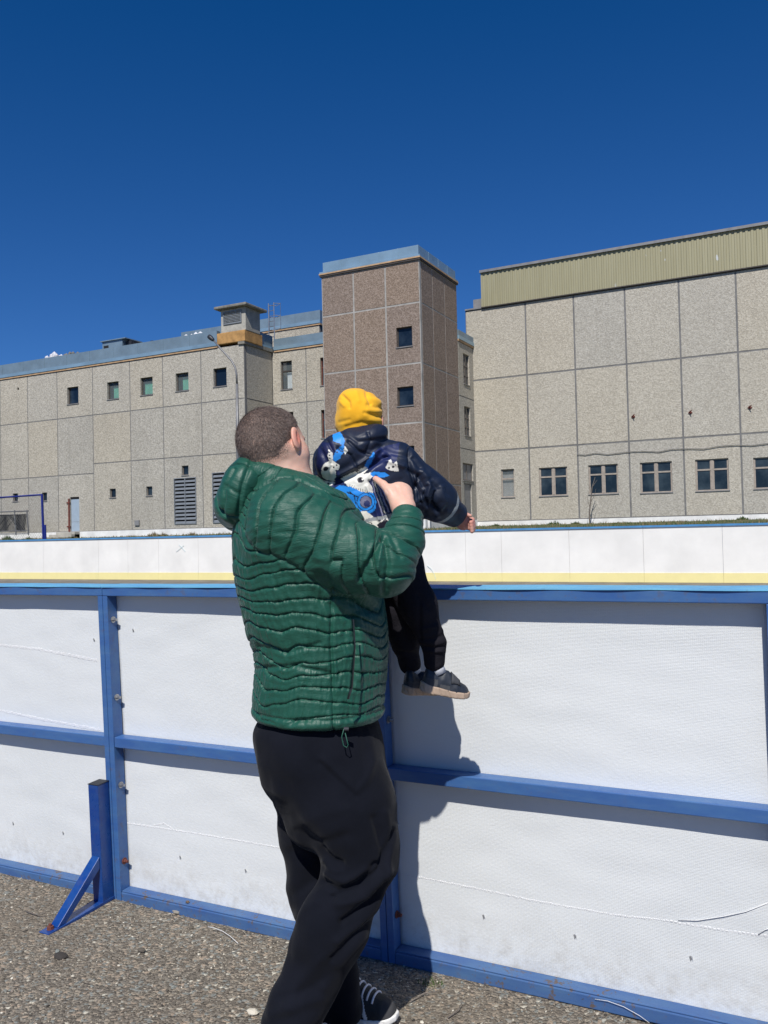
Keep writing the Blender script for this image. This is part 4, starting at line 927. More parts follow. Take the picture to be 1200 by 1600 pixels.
def blur(V, Fc, val, it=1):
    for _ in range(it):
        s = np.array(val, float); n = np.ones(len(V))
        for i in range(4):
            a = Fc[:, i]; b = Fc[:, (i+1) % 4]; np.add.at(s, a, val[b]); np.add.at(n, a, 1)
        val = s/(n[:, None] if s.ndim > 1 else n)
    return val

# ---- materials of the figures
def mat_skin(name, col, stub=False):
    t = NT(name); o = t.coord(); c = t.mix(t.ramp(t.noise(o, 22, 4, .6), [(.35, 0.0), (.7, .5)]), col, (col[0]*.92, col[1]*.72, col[2]*.68, 1))
    red = t.attr('red'); c = t.mix(red, c, (.62, .17, .12, 1))
    if stub:
        s = t.attr('stub'); sp = t.ramp(t.noise(o, 420, 2, .7), [(.38, .25), (.62, 1.0)]); c = t.mix(t.math('MULTIPLY', s, sp), c, (.10, .070, .055, 1))
    return t.set(c, .48, nrm=t.bump(t.noise(o, 320, 3), .25, .001), spec=.4, **{'Subsurface Weight': .12, 'Subsurface Radius': (.012, .004, .002), 'Subsurface Scale': .5})
M['skin'] = mat_skin('adult_skin', (.72, .46, .35, 1), True)
M['skin_child'] = mat_skin('child_skin', (.56, .31, .24, 1))
t = NT('green_nylon'); o = t.coord()
cr = t.noise(t.mapping(o, (1, 1, 2.2)), 34, 5, .65, .8)
_q = t.attr('q'); _fr = t.math('FRACT', _q); _ds = t.math('MINIMUM', _fr, t.math('SUBTRACT', 1.0, _fr))
_gr = t.ramp(_ds, [(.0, 0.0), (.035, .55), (.09, 1.0)])
_cv = t.node('ShaderNodeCombineXYZ'); t.l.new(t.math('MULTIPLY', t.attr('al'), 95.0), _cv.inputs[0]); t.l.new(t.math('MULTIPLY', _q, 1.6), _cv.inputs[1])
_pk = t.math('MULTIPLY', t.noise(_cv.outputs[0], 1.0, 3, .6, .4), t.ramp(_ds, [(.0, 1.0), (.35, .35), (.5, .15)]))
_det = t.bump(_gr, .8, .003, t.bump(_pk, .7, .005))
M['jacket'] = t.set(t.mix(t.ramp(t.noise(o, 5, 3), [(.3, 0.0), (.8, 1.0)]), (.010, .070, .046, 1), (.013, .090, .060, 1)), t.ramp(t.noise(o, 30, 3), [(.3, .40), (.7, .56)]), nrm=t.bump(cr, .45, .004, _det), spec=.40, **{'Sheen Weight': .06, 'Sheen Roughness': .4})
t = NT('dark_sweatpants'); o = t.coord()
M['pants'] = t.set(t.mix(t.ramp(t.noise(o, 8, 4), [(.3, 0.0), (.8, 1.0)]), (.0036, .0046, .0085, 1), (.0068, .0080, .0138, 1)), .95, nrm=t.bump(t.noise(o, 700, 2), .3, .0008, t.bump(t.noise(o, 16, 5, .6, .6), .35, .006)), spec=.15, **{'Sheen Weight': .04, 'Sheen Roughness': .45})
t = NT('hair'); ti = t.attr('tint')
M['hair'] = t.set(t.ramp(ti, [(0, (.095, .070, .059, 1)), (.5, (.14, .104, .088, 1)), (1, (.21, .165, .142, 1))]), .55, spec=.4)
t = NT('scalp'); o = t.coord(); hc_ = t.mix(t.ramp(t.noise(o, 30, 4, .6), [(.35, 0.0), (.68, 1.0)]), (.10, .072, .060, 1), (.165, .124, .105, 1)); fd_ = t.math('MULTIPLY', t.attr('fade'), t.ramp(t.noise(o, 420, 2, .7), [(.35, .55), (.6, 1.25)]), clamp=True)
M['scalp'] = t.set(t.mix(fd_, (.60, .40, .31, 1), hc_), .7, nrm=t.bump(t.noise(o, 300, 3, .7), .35, .002), spec=.25)
t = NT('yellow_jersey'); o = t.coord(); M['hat'] = t.set(t.mix(t.ramp(t.noise(o, 12, 4), [(.3, 0.0), (.8, 1.0)]), (.84, .41, .016, 1), (.90, .48, .024, 1)), .85, nrm=t.bump(t.noise(o, 800, 2), .3, .0006, t.bump(t.noise(o, 30, 3), .2, .003)), spec=.2, **{'Sheen Weight': .15})
t = NT('printed_rubber'); o = t.coord(); M['rain'] = t.set(t.attr('paint', 'Color'), t.ramp(t.noise(o, 20, 3), [(.3, .42), (.7, .60)]), nrm=t.bump(t.noise(o, 24, 4, .55, .7), .35, .006), spec=.34)
M['navy'] = mat_simple('child_trousers', (.017, .016, .021, 1), .95, var=.3, scale=10, bump=.4, bscale=60, spec=.1)
M['shoe_dk'] = mat_simple('navy_shoe_leather', (.018, .024, .036, 1), .5, var=.3, scale=14)
M['shoe_gr'] = mat_simple('grey_shoe_suede', (.055, .058, .066, 1), .8, var=.25, scale=14)
M['sole_tan'] = mat_simple('tan_rubber', (.46, .34, .25, 1), .7, var=.25, scale=20)
M['sole_wh'] = mat_simple('white_rubber', (.72, .71, .68, 1), .6, var=.1)
M['lace'] = mat_simple('white_lace', (.72, .72, .76, 1), .8)
M['sock'] = mat_simple('white_sock', (.66, .67, .70, 1), .9)
M['reflect'] = mat_simple('reflective_tape', (.36, .385, .38, 1), .4, spec=.6)
M['zip'] = mat_simple('black_zip', (.008, .010, .010, 1), .4)
M['eye'] = mat_simple('eye_white', (.75, .73, .70, 1), .2); M['iris'] = mat_simple('brown_iris', (.05, .03, .02, 1), .2)

# ---------------------------------------------------------------- the man
MAN = empty('person', loc=(0, 0, 0))
tag(MAN, 'man with cropped brown hair in a quilted green jacket holding up a child', 'person')
bF = RTW*.906+AWW*.423; bR = RTW*.423-AWW*.906          # the way his chest faces, and his right side
def sec(rows, d):                                        # rows: (py, left px, right px, lateral radius)
    zs, cx, cy, ra, rb = [], [], [], [], []
    for y, l, r_, b_ in rows:
        c = at((l+r_)/2, y, d); w = (r_-l)/2*d/FPX; a2 = max(w*w-(b_*.423)**2, .0016); zs.append(c[2]); cx.append(c[0]); cy.append(c[1]); ra.append(math.sqrt(a2)/.906); rb.append(b_)
    return zs, cx, cy, ra, rb
TS_ = sec([(742, 405, 490, .075), (757, 390, 508, .13), (775, 374, 540, .18), (800, 367, 560, .2), (835, 364, 580, .205), (880, 365, 592, .205), (920, 372, 597, .2), (955, 380, 602, .195), (985, 388, 606, .19), (1012, 398, 607, .19), (1040, 400, 605, .19), (1070, 397, 602, .195), (1100, 394, 600, .2), (1125, 393, 599, .205), (1150, 395, 597, .205)], 2.32)
z_hem = at(470, 1146, 2.12)[2]
aS = at(450, 817, 2.19); aM = at(542, 866, 2.14); aE = at(600, 882, 2.135); aF_ = at(629, 846, 2.175); aW = at(636, 812, 2.225)
lS = at(425, 805, 2.47); lE = at(520, 890, 2.53); lW = at(584, 884, 2.47)
hoodC = at(381, 776, 2.34)
_ha = math.radians(24); hU = RTW*math.sin(_ha)+UPW*math.cos(_ha); hX = RTW*math.cos(_ha)-UPW*math.sin(_ha)
ringC = at(440, 750, 2.33)
ringpts = [ringC + (RTW*.084-UPW*.026)*math.cos(a) + AWW*.090*math.sin(a) for a in np.linspace(0, 2*math.pi, 15)[:-1]]
def f_torso(P): return loft(P, *TS_, (bF, bR), z_hem, at(430, 748, 2.32)[2], .03)
def f_arm(P):
    return smin(smin(capsule(P, aS, aM, .102, .085), capsule(P, aM, aE, .083, .082), .04), smin(capsule(P, aE, aF_, .078, .053), capsule(P, aF_, aW, .053, .044), .02), .014)
def f_larm(P): return smin(capsule(P, lS, lE, .10, .07), capsule(P, lE, lW, .07, .045), .03)
def f_hood(P):
    d = ellipsoid(P, hoodC, [hX, AWW, hU], (.069, .135, .098))
    d = smin(d, ellipsoid(P, at(392, 752, 2.34), [hX, AWW, hU], (.062, .12, .068)), .03)
    return d
def f_ring(P):
    d = None
    for i in range(14): e = capsule(P, ringpts[i], ringpts[(i+1) % 14], .030, .030); d = e if d is None else np.minimum(d, e)
    return d
def f_jbody(P): return smin(f_torso(P), f_ring(P), .035)
def f_jacket(P):
    d = smin(smin(f_jbody(P), f_arm(P), .055), f_larm(P), .03)
    nk = capsule(P, at(447, 742, 2.33), at(440, 700, 2.33), .058, .066)      # neck opening
    d = smax(d, -nk, .01)
    cut = capsule(P, aW+(aW-aF_)*.16, aW+(aW-aF_)*.6, .034, .034)              # cuff opening
    return smax(d, -cut, .006)
lo = np.minimum.reduce([at(360, 1160, 2.0), at(330, 700, 2.7), at(660, 1150, 2.0), at(660, 700, 2.7), at(360, 1160, 2.7), at(360, 1160, 1.9)])-.06
hi = np.maximum.reduce([at(360, 1160, 2.0), at(330, 700, 2.7), at(660, 1150, 2.0), at(660, 700, 2.7), at(330, 700, 2.0), at(660, 1160, 2.7)])+.06
V, Q = nets(f_jacket, lo, hi, .0031)
V32 = V.astype(np.float32); N = grad(f_jacket, V)
dt, da, dl, dh = f_torso(V32), f_arm(V32), f_larm(V32), f_ring(V32)
def puff(q, p=5.5): f = q-np.floor(q); return 1-np.abs(2*f-1)**p
def tcoord(V):
    o_ = np.argsort(TS_[0]); cx = np.interp(V[:, 2], np.array(TS_[0])[o_], np.array(TS_[1])[o_]); cy = np.interp(V[:, 2], np.array(TS_[0])[o_], np.array(TS_[2])[o_])
    X = V[:, 0]-cx; Y = V[:, 1]-cy; return np.arctan2(X*bR[0]+Y*bR[1], X*bF[0]+Y*bF[1])   # 0 front, +90 right side, 180 back
th = tcoord(V); tri = lambda x: np.abs((x/2 % 1)*2-1)      # period 2
ths = np.where(th < 0, th+2*np.pi, th)                      # 0..2pi from the front over the right side to the back
zig = tri((ths-1.62)/.80)                                    # apex pattern, a dip at the side seam
rowid = V[:, 2]/.037
q1 = rowid - .85*zig + .95*pn(np.stack([ths*1.3, V[:, 2]*7, 0*th+.5], 1)) + .18*pn(np.stack([ths*4, V[:, 2]*5, 0*th+7.5], 1))
def along(V, segs):
    best = np.full(len(V), 1e9); s = np.zeros(len(V)); acc = 0
    for a, b in zip(segs[:-1], segs[1:]):
        ba = b-a; L_ = np.linalg.norm(ba); t = np.clip((V-a)@ba/L_**2, 0, 1); d = np.linalg.norm(V-a-t[:, None]*ba, axis=1)
        m = d < best; s = np.where(m, acc+t*L_, s); best = np.minimum(best, d); acc += L_
    return s
sa = along(V, [aS-(aM-aS)*.6, aM, aE, aF_, aW]); side = (V-aM)@UPW; sd2 = (V-aM)@VD
q2 = sa/.047 + side*6.5 + .5*pn(V*5+8) + .4*pn(V*np.array([9, 9, 9.])+3.3)
sl = along(V, [lS, lE, lW]); q3 = sl/.045
is_arm = da < np.minimum(dt, dl); is_l = (dl < dt) & ~is_arm
q = np.where(is_arm, q2, np.where(is_l, q3, q1)); pf = puff(q)
px, py = to_px(V)
fade = np.ones(len(V)); fade = np.where(is_arm, np.clip((np.linalg.norm(V-aW, axis=1)-.02)/.02, 0, 1), fade); fade *= np.clip((dh-.004)/.02, .25, 1)
fade *= np.clip((V[:, 2]-z_hem-.012)/.01, 0, 1)
wr = pn(np.stack([np.where(is_arm, side*60, ths*16), q*1.3, np.where(is_arm, sd2*30, 0*q)], 1))
wr2 = pn(np.stack([np.where(is_arm, sa*22, V[:, 2]*24), np.where(is_arm, side*70, ths*22), q*.6], 1))
disp = fade*(.0038*(pf-.5) - .0032*np.exp(-((q-np.round(q))*(.05)/.0030)**2) + .0050*wr*(1.12-pf) + .0024*wr2) + .0028*pn(V*10) + .0010*pn(V*32)
seam = np.where((np.minimum(dt, dh) < .03) & (da < .03), np.exp(-((da-np.minimum(dt, dh))/.006)**2), 0); disp -= .005*seam
disp += ridge(V, N, [
    ([(519, 925), (517, 1000), (520, 1060), (521, 1146)], 2.6, -.006),
    ([(553, 965), (556, 1010), (550, 1075)], 3.2, -.010), ([(560, 962), (565, 1010), (562, 1060)], 5, .005),
    ([(498, 935), (540, 960), (590, 952)], 6, -.004), ([(500, 900), (530, 935), (585, 950)], 8, -.012),
    ([(597, 842), (582, 866), (562, 905)], 5, -.010), ([(600, 842), (606, 880), (600, 925)], 4.5, -.009), ([(589, 845), (573, 875)], 4, .006), ([(597, 850), (590, 890)], 4, .007), ([(610, 835), (625, 870)], 4, -.005),
    ([(405, 1010), (450, 1020), (500, 1005)], 4, -.005), ([(400, 1045), (460, 1040), (515, 1052)], 4, -.006),
])
# hem channel and cuff channel
hemz = V[:, 2]-z_hem; disp += .006*np.exp(-((hemz-.012)/.010)**2)*(~is_arm) - .004*np.exp(-((hemz-.030)/.004)**2)*(~is_arm)
V2 = V+N*disp[:, None]
jk = mk('jacket', V2, Q, M['jacket'], MAN, {'q': np.where(hemz < .034, .5, q), 'al': np.where(is_arm, side*3+sd2*2, ths*.25+V[:, 2]*.3)})
# hood
V, Q = nets(f_hood, hoodC-.24, hoodC+.26, .0031); N = grad(f_hood, V)
vx = (V-hoodC)@hX; vy = (V-hoodC)@AWW; vu = (V-hoodC)@hU
qh = vy/.062 + .5*np.sin(vx*16+.6) + .8*pn(V*7)
dsp = .006*(puff(qh)-.4) - .004*np.exp(-((qh-np.round(qh))*.062/.003)**2) + .005*pn(np.stack([vy*10, vu*60, vx*60], 1))*(1.2-puff(qh)) + .006*pn(V*13)
dsp += ridge(V, N, [([(368, 735), (352, 765), (349, 800)], 2.6, -.007), ([(392, 722), (378, 760), (372, 800)], 3, -.006), ([(345, 800), (365, 812)], 3, -.004), ([(355, 760), (370, 770)], 3, -.003)])
mk('hood', V+N*dsp[:, None], Q, M['jacket'], jk, {'q': qh, 'al': vu*1.5})
# zip, hem toggle
b = MB(); b.tube([at(552, 968, 2.105), at(554.5, 1010, 2.095), at(550, 1076, 2.09)], .0022, 6); b.build('pocket_zip', M['zip'], jk)
b = MB(); b.tube([at(549, 1076, 2.088), at(546, 1084, 2.085), at(544, 1092, 2.086)], .003, 6); b.build('zip_pull', M['zip'], jk)
b = MB(); tp = at(541, 1139, 2.118)
b.tube([tp+VR*-.006, tp+VR*.006], .0055, 10); b.build('toggle', M['black_metal'], jk)
b = MB(); b.tube([tp-VR*.006, tp-VR*.012-UPW*.02, tp-VR*.008-UPW*.042, tp-VR*.0-UPW*.047, tp+VR*.004-UPW*.04, tp-VR*.003-UPW*.01], .0014, 6); b.build('drawcord', M['jacket'], jk, smooth=True)

# ---- head frame
al = R(45); tl = R(24)
h0F = RTW*math.sin(al)+AWW*math.cos(al); h0R = RTW*math.cos(al)-AWW*math.sin(al)
def rotv(v, k, a): k = np.asarray(k); return v*math.cos(a)+np.cross(k, v)*math.sin(a)+k*(k@v)*(1-math.cos(a))
HF = rotv(h0F, AWW, -tl*-1 if False else -0.0); 
HF = h0F - UPW*.10; HF /= np.linalg.norm(HF)
HUp = UPW*math.cos(tl)-RTW*math.sin(tl); HUp = HUp-HF*(HUp@HF); HUp /= np.linalg.norm(HUp); HR = np.cross(HF, HUp)
HC = at(427, 691, 2.335)
def hp(C, f, r_, u, B=None, k=1.0):
    F_, R_, U_ = B if B else (HF, HR, HUp); return C+(F_*f+R_*r_+U_*u)*k
def f_head(P, C, B, k=1.0, neck=True):
    F_, R_, U_ = B; ax = [F_, R_, U_]; p = lambda f, r_, u: C+(F_*f+R_*r_+U_*u)*k
    d = ellipsoid(P, p(-.008, 0, .004), ax, (.094*k, .080*k, .088*k))
    d = smin(d, ellipsoid(P, p(.03, 0, -.035), ax, (.060*k, .060*k, .075*k)), .03*k)         # face
    d = smin(d, ellipsoid(P, p(.052, 0, -.088), ax, (.030*k, .032*k, .024*k)), .04*k)         # chin
    for s in (-1, 1):
        d = smin(d, capsule(P, p(-.0, s*.060, -.052), p(.045, s*.028, -.092), .018*k, .018*k), .03*k)   # jaw line
        d = smin(d, ellipsoid(P, p(.040, s*.048, -.050), ax, (.036*k, .030*k, .040*k)), .02*k)            # cheek
        d = smax(d, -ellipsoid(P, p(.098, s*.032, -.002), ax, (.018*k, .020*k, .013*k)), .018*k)           # eye socket
        # ear
        e = ellipsoid(P, p(.008, s*.087, -.024), [F_*.94-R_*s*.34, F_*s*.34+R_*.94, U_], (.021*k, .0078*k, .034*k))
        e = smax(e, -ellipsoid(P, p(.014, s*.0945, -.022), ax, (.009*k, .0065*k, .020*k)), .004*k)
        e = smin(e, ellipsoid(P, p(.012, s*.080, -.050), ax, (.008*k, .006*k, .009*k)), .006*k)
        d = smin(d, e, .006*k)
    d = smin(d, capsule(P, p(.088, 0, .004), p(.110, 0, -.026), .008*k, .012*k), .012*k)       # nose
    for s in (-1, 1): d = smin(d, ellipsoid(P, p(.102, s*.011, -.032), ax, (.009*k, .008*k, .007*k)), .006*k)
    d = smin(d, capsule(P, p(.088, -.022, .016), p(.088, .022, .016), .010*k, .010*k), .015*k)   # brow
    d = smin(d, capsule(P, p(.087, -.016, -.056), p(.087, .016, -.056), .006*k, .006*k), .006*k)  # lips
    d = smin(d, capsule(P, p(.085, -.014, -.066), p(.085, .014, -.066), .0065*k, .0065*k), .006*k)
    return d
neckA = at(446, 722, 2.345); neckB = at(452, 778, 2.33)
# right hand
wr_ = aW+(aW-aF_)*.10
hK = {}                                   # finger chains
palmA = at(631, 796, 2.235); palmB = at(622, 770, 2.28); pn_out = -VD*.80+RTW*.55
def f_hand(P):
    d = capsule(P, palmA, palmB, .026, .030, (A_(-VD/np.linalg.norm(VD)), .62))
    d = smin(d, capsule(P, at(634, 790, 2.245), at(632, 770, 2.29), .020, .022, (A_(-VD), .7)), .02)
    d = smin(d, capsule(P, wr_-(aW-aF_)*1.2, palmA, .029, .026), .02)
    # thumb: leaves the side of the palm, lies on the child's back
    t0, t1, t2, t3 = at(621, 788, 2.245), at(610, 770, 2.262), at(599, 757, 2.29), at(587, 748.5, 2.312)
    d = smin(d, smin(capsule(P, t0, t1, .018, .0135), smin(capsule(P, t1, t2, .0135, .0108), capsule(P, t2, t3, .0112, .0090), .004), .006), .014)
    return d
fing = []
for i in range(4):
    k0 = at(619+5.2*i, 761+3.6*i, 2.296+.004*i); l = [.044, .048, .045, .036][i]; spread = RTW*(.25+.12*i)
    d1 = AWW*.86+spread*.55-UPW*.10; d1 /= np.linalg.norm(d1); d2 = AWW*.75+RTW*-.15*1+spread*.3-UPW*.25; d2 /= np.linalg.norm(d2); d3 = AWW*.55-RTW*.5-UPW*.3; d3 /= np.linalg.norm(d3)
    k1 = k0+d1*l; k2 = k1+d2*l*.62; k3 = k2+d3*l*.5; fing.append((k0, k1, k2, k3))
def f_fing(P):
    d = None
    for (a, b_, c_, e_) in fing:
        f = np.minimum(capsule(P, a, b_, .0108, .0092), np.minimum(capsule(P, b_, c_, .0092, .0084), capsule(P, c_, e_, .0084, .0070))); d = f if d is None else np.minimum(d, f)
    return d
# left hand under the child
lwp = at(592, 884, 2.46); lpal = at(606, 880, 2.44)
def f_lhand(P):
    d = capsule(P, lW, lwp, .028, .026); d = smin(d, capsule(P, lwp, lpal, .028, .034, (A_(UPW), .5)), .015)
    for i in range(4):
        a = lpal+RTW*.018+AWW*(-.026+.018*i); b_ = a+RTW*.040+UPW*.004; c_ = b_+RTW*.022+UPW*.018; d = smin(d, np.minimum(capsule(P, a, b_, .010, .009), capsule(P, b_, c_, .009, .0075)), .006)
    a = lwp-AWW*.02; b_ = a+RTW*.03-AWW*.02+UPW*.015; d = smin(d, np.minimum(capsule(P, a, b_, .014, .011), capsule(P, b_, b_+RTW*.028, .011, .009)), .01)
    return d
hipR = at(512, 1195, 2.245); hipL = at(478, 1200, 2.40); knR = at(568, 1330, 2.20); anR = at(452, 1590, 2.15); knL = at(497, 1390, 2.40); anL = at(530, 1568, 2.375)
def f_body(P):
    d = f_head(P, HC, (HF, HR, HUp)); d = smin(d, capsule(P, HC-HUp*.045-HF*.02, neckB, .060, .068), .03)
    d = smin(d, capsule(P, neckB, at(495, 1100, 2.32), .08, .13), .05)
    d = smin(d, chain(P, [at(440, 795, 2.33), aS, aE, wr_-(aW-aF_)*.6], [.07, .06, .042, .028]), .04)
    d = smin(d, chain(P, [at(440, 795, 2.33), lS, lE, lW], [.07, .06, .042, .028]), .04)
    d = smin(d, f_hand(P), .006); d = smin(d, f_fing(P), .007); d = smin(d, f_lhand(P), .006)
    d = smin(d, chain(P, [at(495, 1120, 2.32), hipR, knR, anR], [.12, .09, .055, .04]), .03)
    d = smin(d, chain(P, [at(495, 1120, 2.32), hipL, knL, anL], [.12, .09, .055, .04]), .03)
    return d
allp = np.array([HC, aE, lE, anR, anL, knR, palmB, lpal])
V, Q = nets(f_body, allp.min(0)-np.array([.15, .15, .07]), allp.max(0)+.16, .003)
N = grad(f_body, V); rel = V-HC; hf, hr, hu = rel@HF, rel@HR, rel@HUp
line = lambda f: np.interp(f, [-.1, -.045, -.018, .002, .016, .030, .045, .068, .09], [-.086, -.084, -.068, -.034, .004, .012, .030, .055, .066])
stub = np.clip((hu-line(hf)+.022)/.030, 0, 1)*(hf < .095)*(np.linalg.norm(rel, axis=1) < .18)*(np.abs(hr) < .083)
eard = np.hypot(np.hypot(hf-.010, hu+.024), (np.abs(hr)-.088)*1.4); ear = np.exp(-(eard/.026)**2)*(np.abs(hr) > .076); stub = stub*(1-np.clip(ear*2.2, 0, 1))
red = .8*ear*(np.linalg.norm(rel, axis=1) < .15)
red = np.maximum(red, .30*np.exp(-(np.linalg.norm(V-fing[0][0], axis=1)/.02)**2)); red = np.maximum(red, .42*np.exp(-(np.linalg.norm(V-at(587, 748.5, 2.312), axis=1)/.014)**2))
for i in range(4): red = np.maximum(red, .25*np.exp(-(np.linalg.norm(V-fing[i][0], axis=1)/.012)**2))
fx_ = ridge(V, N, [([(603, 765), (606, 769)], 1.2, -.0012), ([(598, 757), (601, 761)], 1.0, -.001), ([(616, 762), (622, 775)], 2.5, .0012), ([(624, 760), (630, 775)], 2.5, .0012)])
body = mk('body', V+N*(.0006*pn(V*60)+fx_)[:, None], Q, M['skin'], MAN, {'stub': stub, 'red': red})
def nail(tip, back, nrm, w, l, mat, parent):
    tip = np.asarray(tip); ax_ = tip-np.asarray(back); ax_ /= np.linalg.norm(ax_); nrm = nrm-ax_*(nrm@ax_); nrm /= np.linalg.norm(nrm); s = np.cross(ax_, nrm)
    b = MB(); vs = []
    for i in range(5):
        for j in range(5):
            u = (i-2)/2; v = (j-2)/2; vs.append(tip+ax_*(v*l/2)+s*(u*w/2*(1-.12*max(v, 0)))+nrm*(-.35*w*u*u*.5))
    b.add(vs, [(i*5+j, i*5+j+1, i*5+j+6, i*5+j+5) for i in range(4) for j in range(4)]); return b.build('fingernail', mat, parent, smooth=True)
t = NT('nail'); M['nail'] = t.set((.66, .42, .34, 1), .3)
ntip = at(587, 748.5, 2.312); nail(ntip+(-VD*.0090)+UPW*.0012, at(599, 757, 2.29), -VD*.9+UPW*.35, .012, .012, M['nail'], body)
for s in (-1, 1):
    for nm, r_, f_, m in (('eyeball', .0112, .0745, 'eye'), ('iris', .0055, .0822, 'iris')):
        bm = bmesh.new(); bmesh.ops.create_uvsphere(bm, u_segments=20, v_segments=12, radius=r_); me = bpy.data.meshes.new(nm); bm.to_mesh(me); bm.free(); me.materials.append(M[m])
        for p in me.polygons: p.use_smooth = True
        e = bpy.data.objects.new(nm, me); COL.objects.link(e); e.location = hp(HC, f_, s*.032, -.002); e.parent = body
# ---- hair: a close cap over the scalp plus short strands
def hairmask(hf, hr, hu): return hu-line(hf)
def f_cap(P):
    r_ = P-A_(HC); f_, s_, u_ = r_@A_(HF), r_@A_(HR), r_@A_(HUp); lift = np.clip((u_-line(f_))/.05, 0, 1)*.0055
    d = ellipsoid(P, HC+HF*-.008+HUp*.004, [HF, HR, HUp], (.094, .080, .088)); d = smin(d, ellipsoid(P, HC+HF*.03-HUp*.035, [HF, HR, HUp], (.060, .060, .075)), .03)
    d = smin(d, capsule(P, HC-HUp*.045-HF*.02, neckB, .058, .062), .03)
    return smax(smax(d-lift-.0006, -(u_-line(f_))+.010, .004), -(d+.004), .001)
V, Q = nets(f_cap, HC-.15, HC+.15, .0028); N = grad(f_cap, V)
hair = mk('hair', V+N*(.0006*pn(V*150)+.0007*pn(V*40))[:, None], Q, M['scalp'], MAN, {'fade': np.clip((((V-HC)@HUp)-line((V-HC)@HF)+.004)/.030, 0, 1)})
rel = V-HC; hu, hf, hr = rel@HUp, rel@HF, rel@HR; outer = (N*(rel/np.linalg.norm(rel, axis=1)[:, None])).sum(1) > .3
hm = hu-line(hf); cand = np.where(outer & (hm > -.004) & (np.random.default_rng(8).random(len(hm)) < np.clip((hm+.006)/.035, .08, 1)))[0]; rs_ = np.random.default_rng(5); pick = rs_.choice(cand, 34000)
P0 = V[pick]+rs_.normal(size=(len(pick), 3))*.0016; Nn = N[pick]; crown = HC+HUp*.082-HF*.045
tang = P0-crown; tang -= Nn*(tang*Nn).sum(1)[:, None]; tl_ = np.linalg.norm(tang, axis=1)[:, None]; tang /= np.maximum(tl_, 1e-4)
sw = np.cross(Nn, tang); swk = np.exp(-(tl_/.05)**2); dirn = tang*(.9)+sw*(.9*swk)+Nn*(.24)+rs_.normal(size=P0.shape)*.16; dirn /= np.linalg.norm(dirn, axis=1)[:, None]
ln = (.0028+.0042*np.clip(hm[pick]/.08, 0, 1))*rs_.uniform(.6, 1.25, len(pick)); wd = np.cross(dirn, Nn+rs_.normal(size=P0.shape)*.5); wd /= np.linalg.norm(wd, axis=1)[:, None]; wd *= .00032
tr = np.stack([P0-wd, P0+wd, P0+wd*.3+dirn*ln[:, None], P0-wd*.3+dirn*ln[:, None]], 1).reshape(-1, 3)
so_ = mk('strands', tr, np.arange(len(tr)).reshape(-1, 4), M['hair'], hair, {'tint': np.repeat(np.clip(rs_.beta(2, 2.4, len(pick)), 0, 1), 4)}, smooth=False); so_['kind'] = 'stuff'

# ---- trousers
PS = sec([(1110, 398, 596, .17), (1140, 397, 594, .17), (1180, 401, 603, .17), (1215, 411, 609, .165), (1245, 428, 612, .155), (1280, 446, 612, .12), (1330, 462, 606, .08)], 2.315)
hemzR = anR+ (anR-knR)*.02
def f_legR(P): return chain(P, [hipR, at(548, 1262, 2.215), knR, at(518, 1450, 2.17), anR+(anR-knR)*.05+RTW*.012], [.125, .108, .086, .083, .074], .05)
def f_legL(P): return chain(P, [hipL, at(490, 1300, 2.41), knL, anL], [.115, .088, .080, .070], .05)
def f_pants(P):
    d = loft(P, *PS, (bF, bR), at(500, 1330, 2.3)[2], at(480, 1105, 2.3)[2], .09)
    d = smin(d, f_legR(P), .06); d = smin(d, f_legL(P), .03)
    return smax(d, .030-P[:, 2], .01)
ap = np.array([hipR, hipL, knR, anR, knL, anL, at(480, 1105, 2.3)])
V, Q = nets(f_pants, ap.min(0)-.2, ap.max(0)+.2, .0045); N = grad(f_pants, V)
ds = .006*pn(V*8)+.0035*pn(V*np.array([20, 20, 12.]))
folds = [([(505, 1328), (518, 1345), (533, 1350)], 4, -.009), ([(508, 1345), (520, 1358), (528, 1361)], 3.5, .008), ([(506, 1378), (528, 1392), (560, 1382), (588, 1352)], 4, -.010), ([(512, 1366), (540, 1378), (575, 1362)], 5, .008),
  ([(520, 1402), (560, 1392), (596, 1360), (615, 1300)], 3.6, -.011), ([(530, 1412), (572, 1400), (606, 1362)], 5, .008), ([(535, 1440), (580, 1408), (610, 1370)], 3.6, -.010), ([(528, 1470), (560, 1446), (600, 1400)], 5, .009), ([(520, 1500), (556, 1462), (590, 1428)], 4, -.008), ([(505, 1540), (540, 1500), (570, 1465)], 6, .007),
  ([(505, 1188), (535, 1215), (556, 1236), (570, 1222), (583, 1190), (577, 1140)], 4.5, .0055), ([(500, 1192), (532, 1222), (556, 1244)], 3, -.004),
  ([(448, 1262), (470, 1290), (497, 1322)], 6, -.003), ([(470, 1285), (510, 1270), (545, 1262)], 7, .004), ([(463, 1300), (500, 1318), (540, 1305)], 5, -.004), ([(585, 1280), (600, 1330), (596, 1370)], 4, -.007), ([(602, 1270), (610, 1320), (604, 1370)], 4, .006),
  ([(455, 1330), (480, 1345)], 5, -.005), ([(452, 1400), (485, 1380), (500, 1375)], 6, -.006), ([(455, 1440), (475, 1420), (495, 1410)], 5, .005), ([(440, 1560), (480, 1548), (525, 1520)], 6, -.006), ([(425, 1585), (460, 1575), (500, 1560)], 6, .006), ([(500, 1500), (470, 1530), (450, 1570)], 6, .005)]
ds += ridge(V, N, [(p_, w_*1.5, a_) for p_, w_, a_ in folds])*1.05 + .006*pn(np.stack([V@RTW*9+V[:, 2]*9, V@AWW*6, V[:, 2]*15-V@RTW*12], 1))*np.clip((1.0-V[:, 2])*1.6, .15, 1)
mk('trousers', V+N*ds[:, None], Q, M['pants'], MAN)

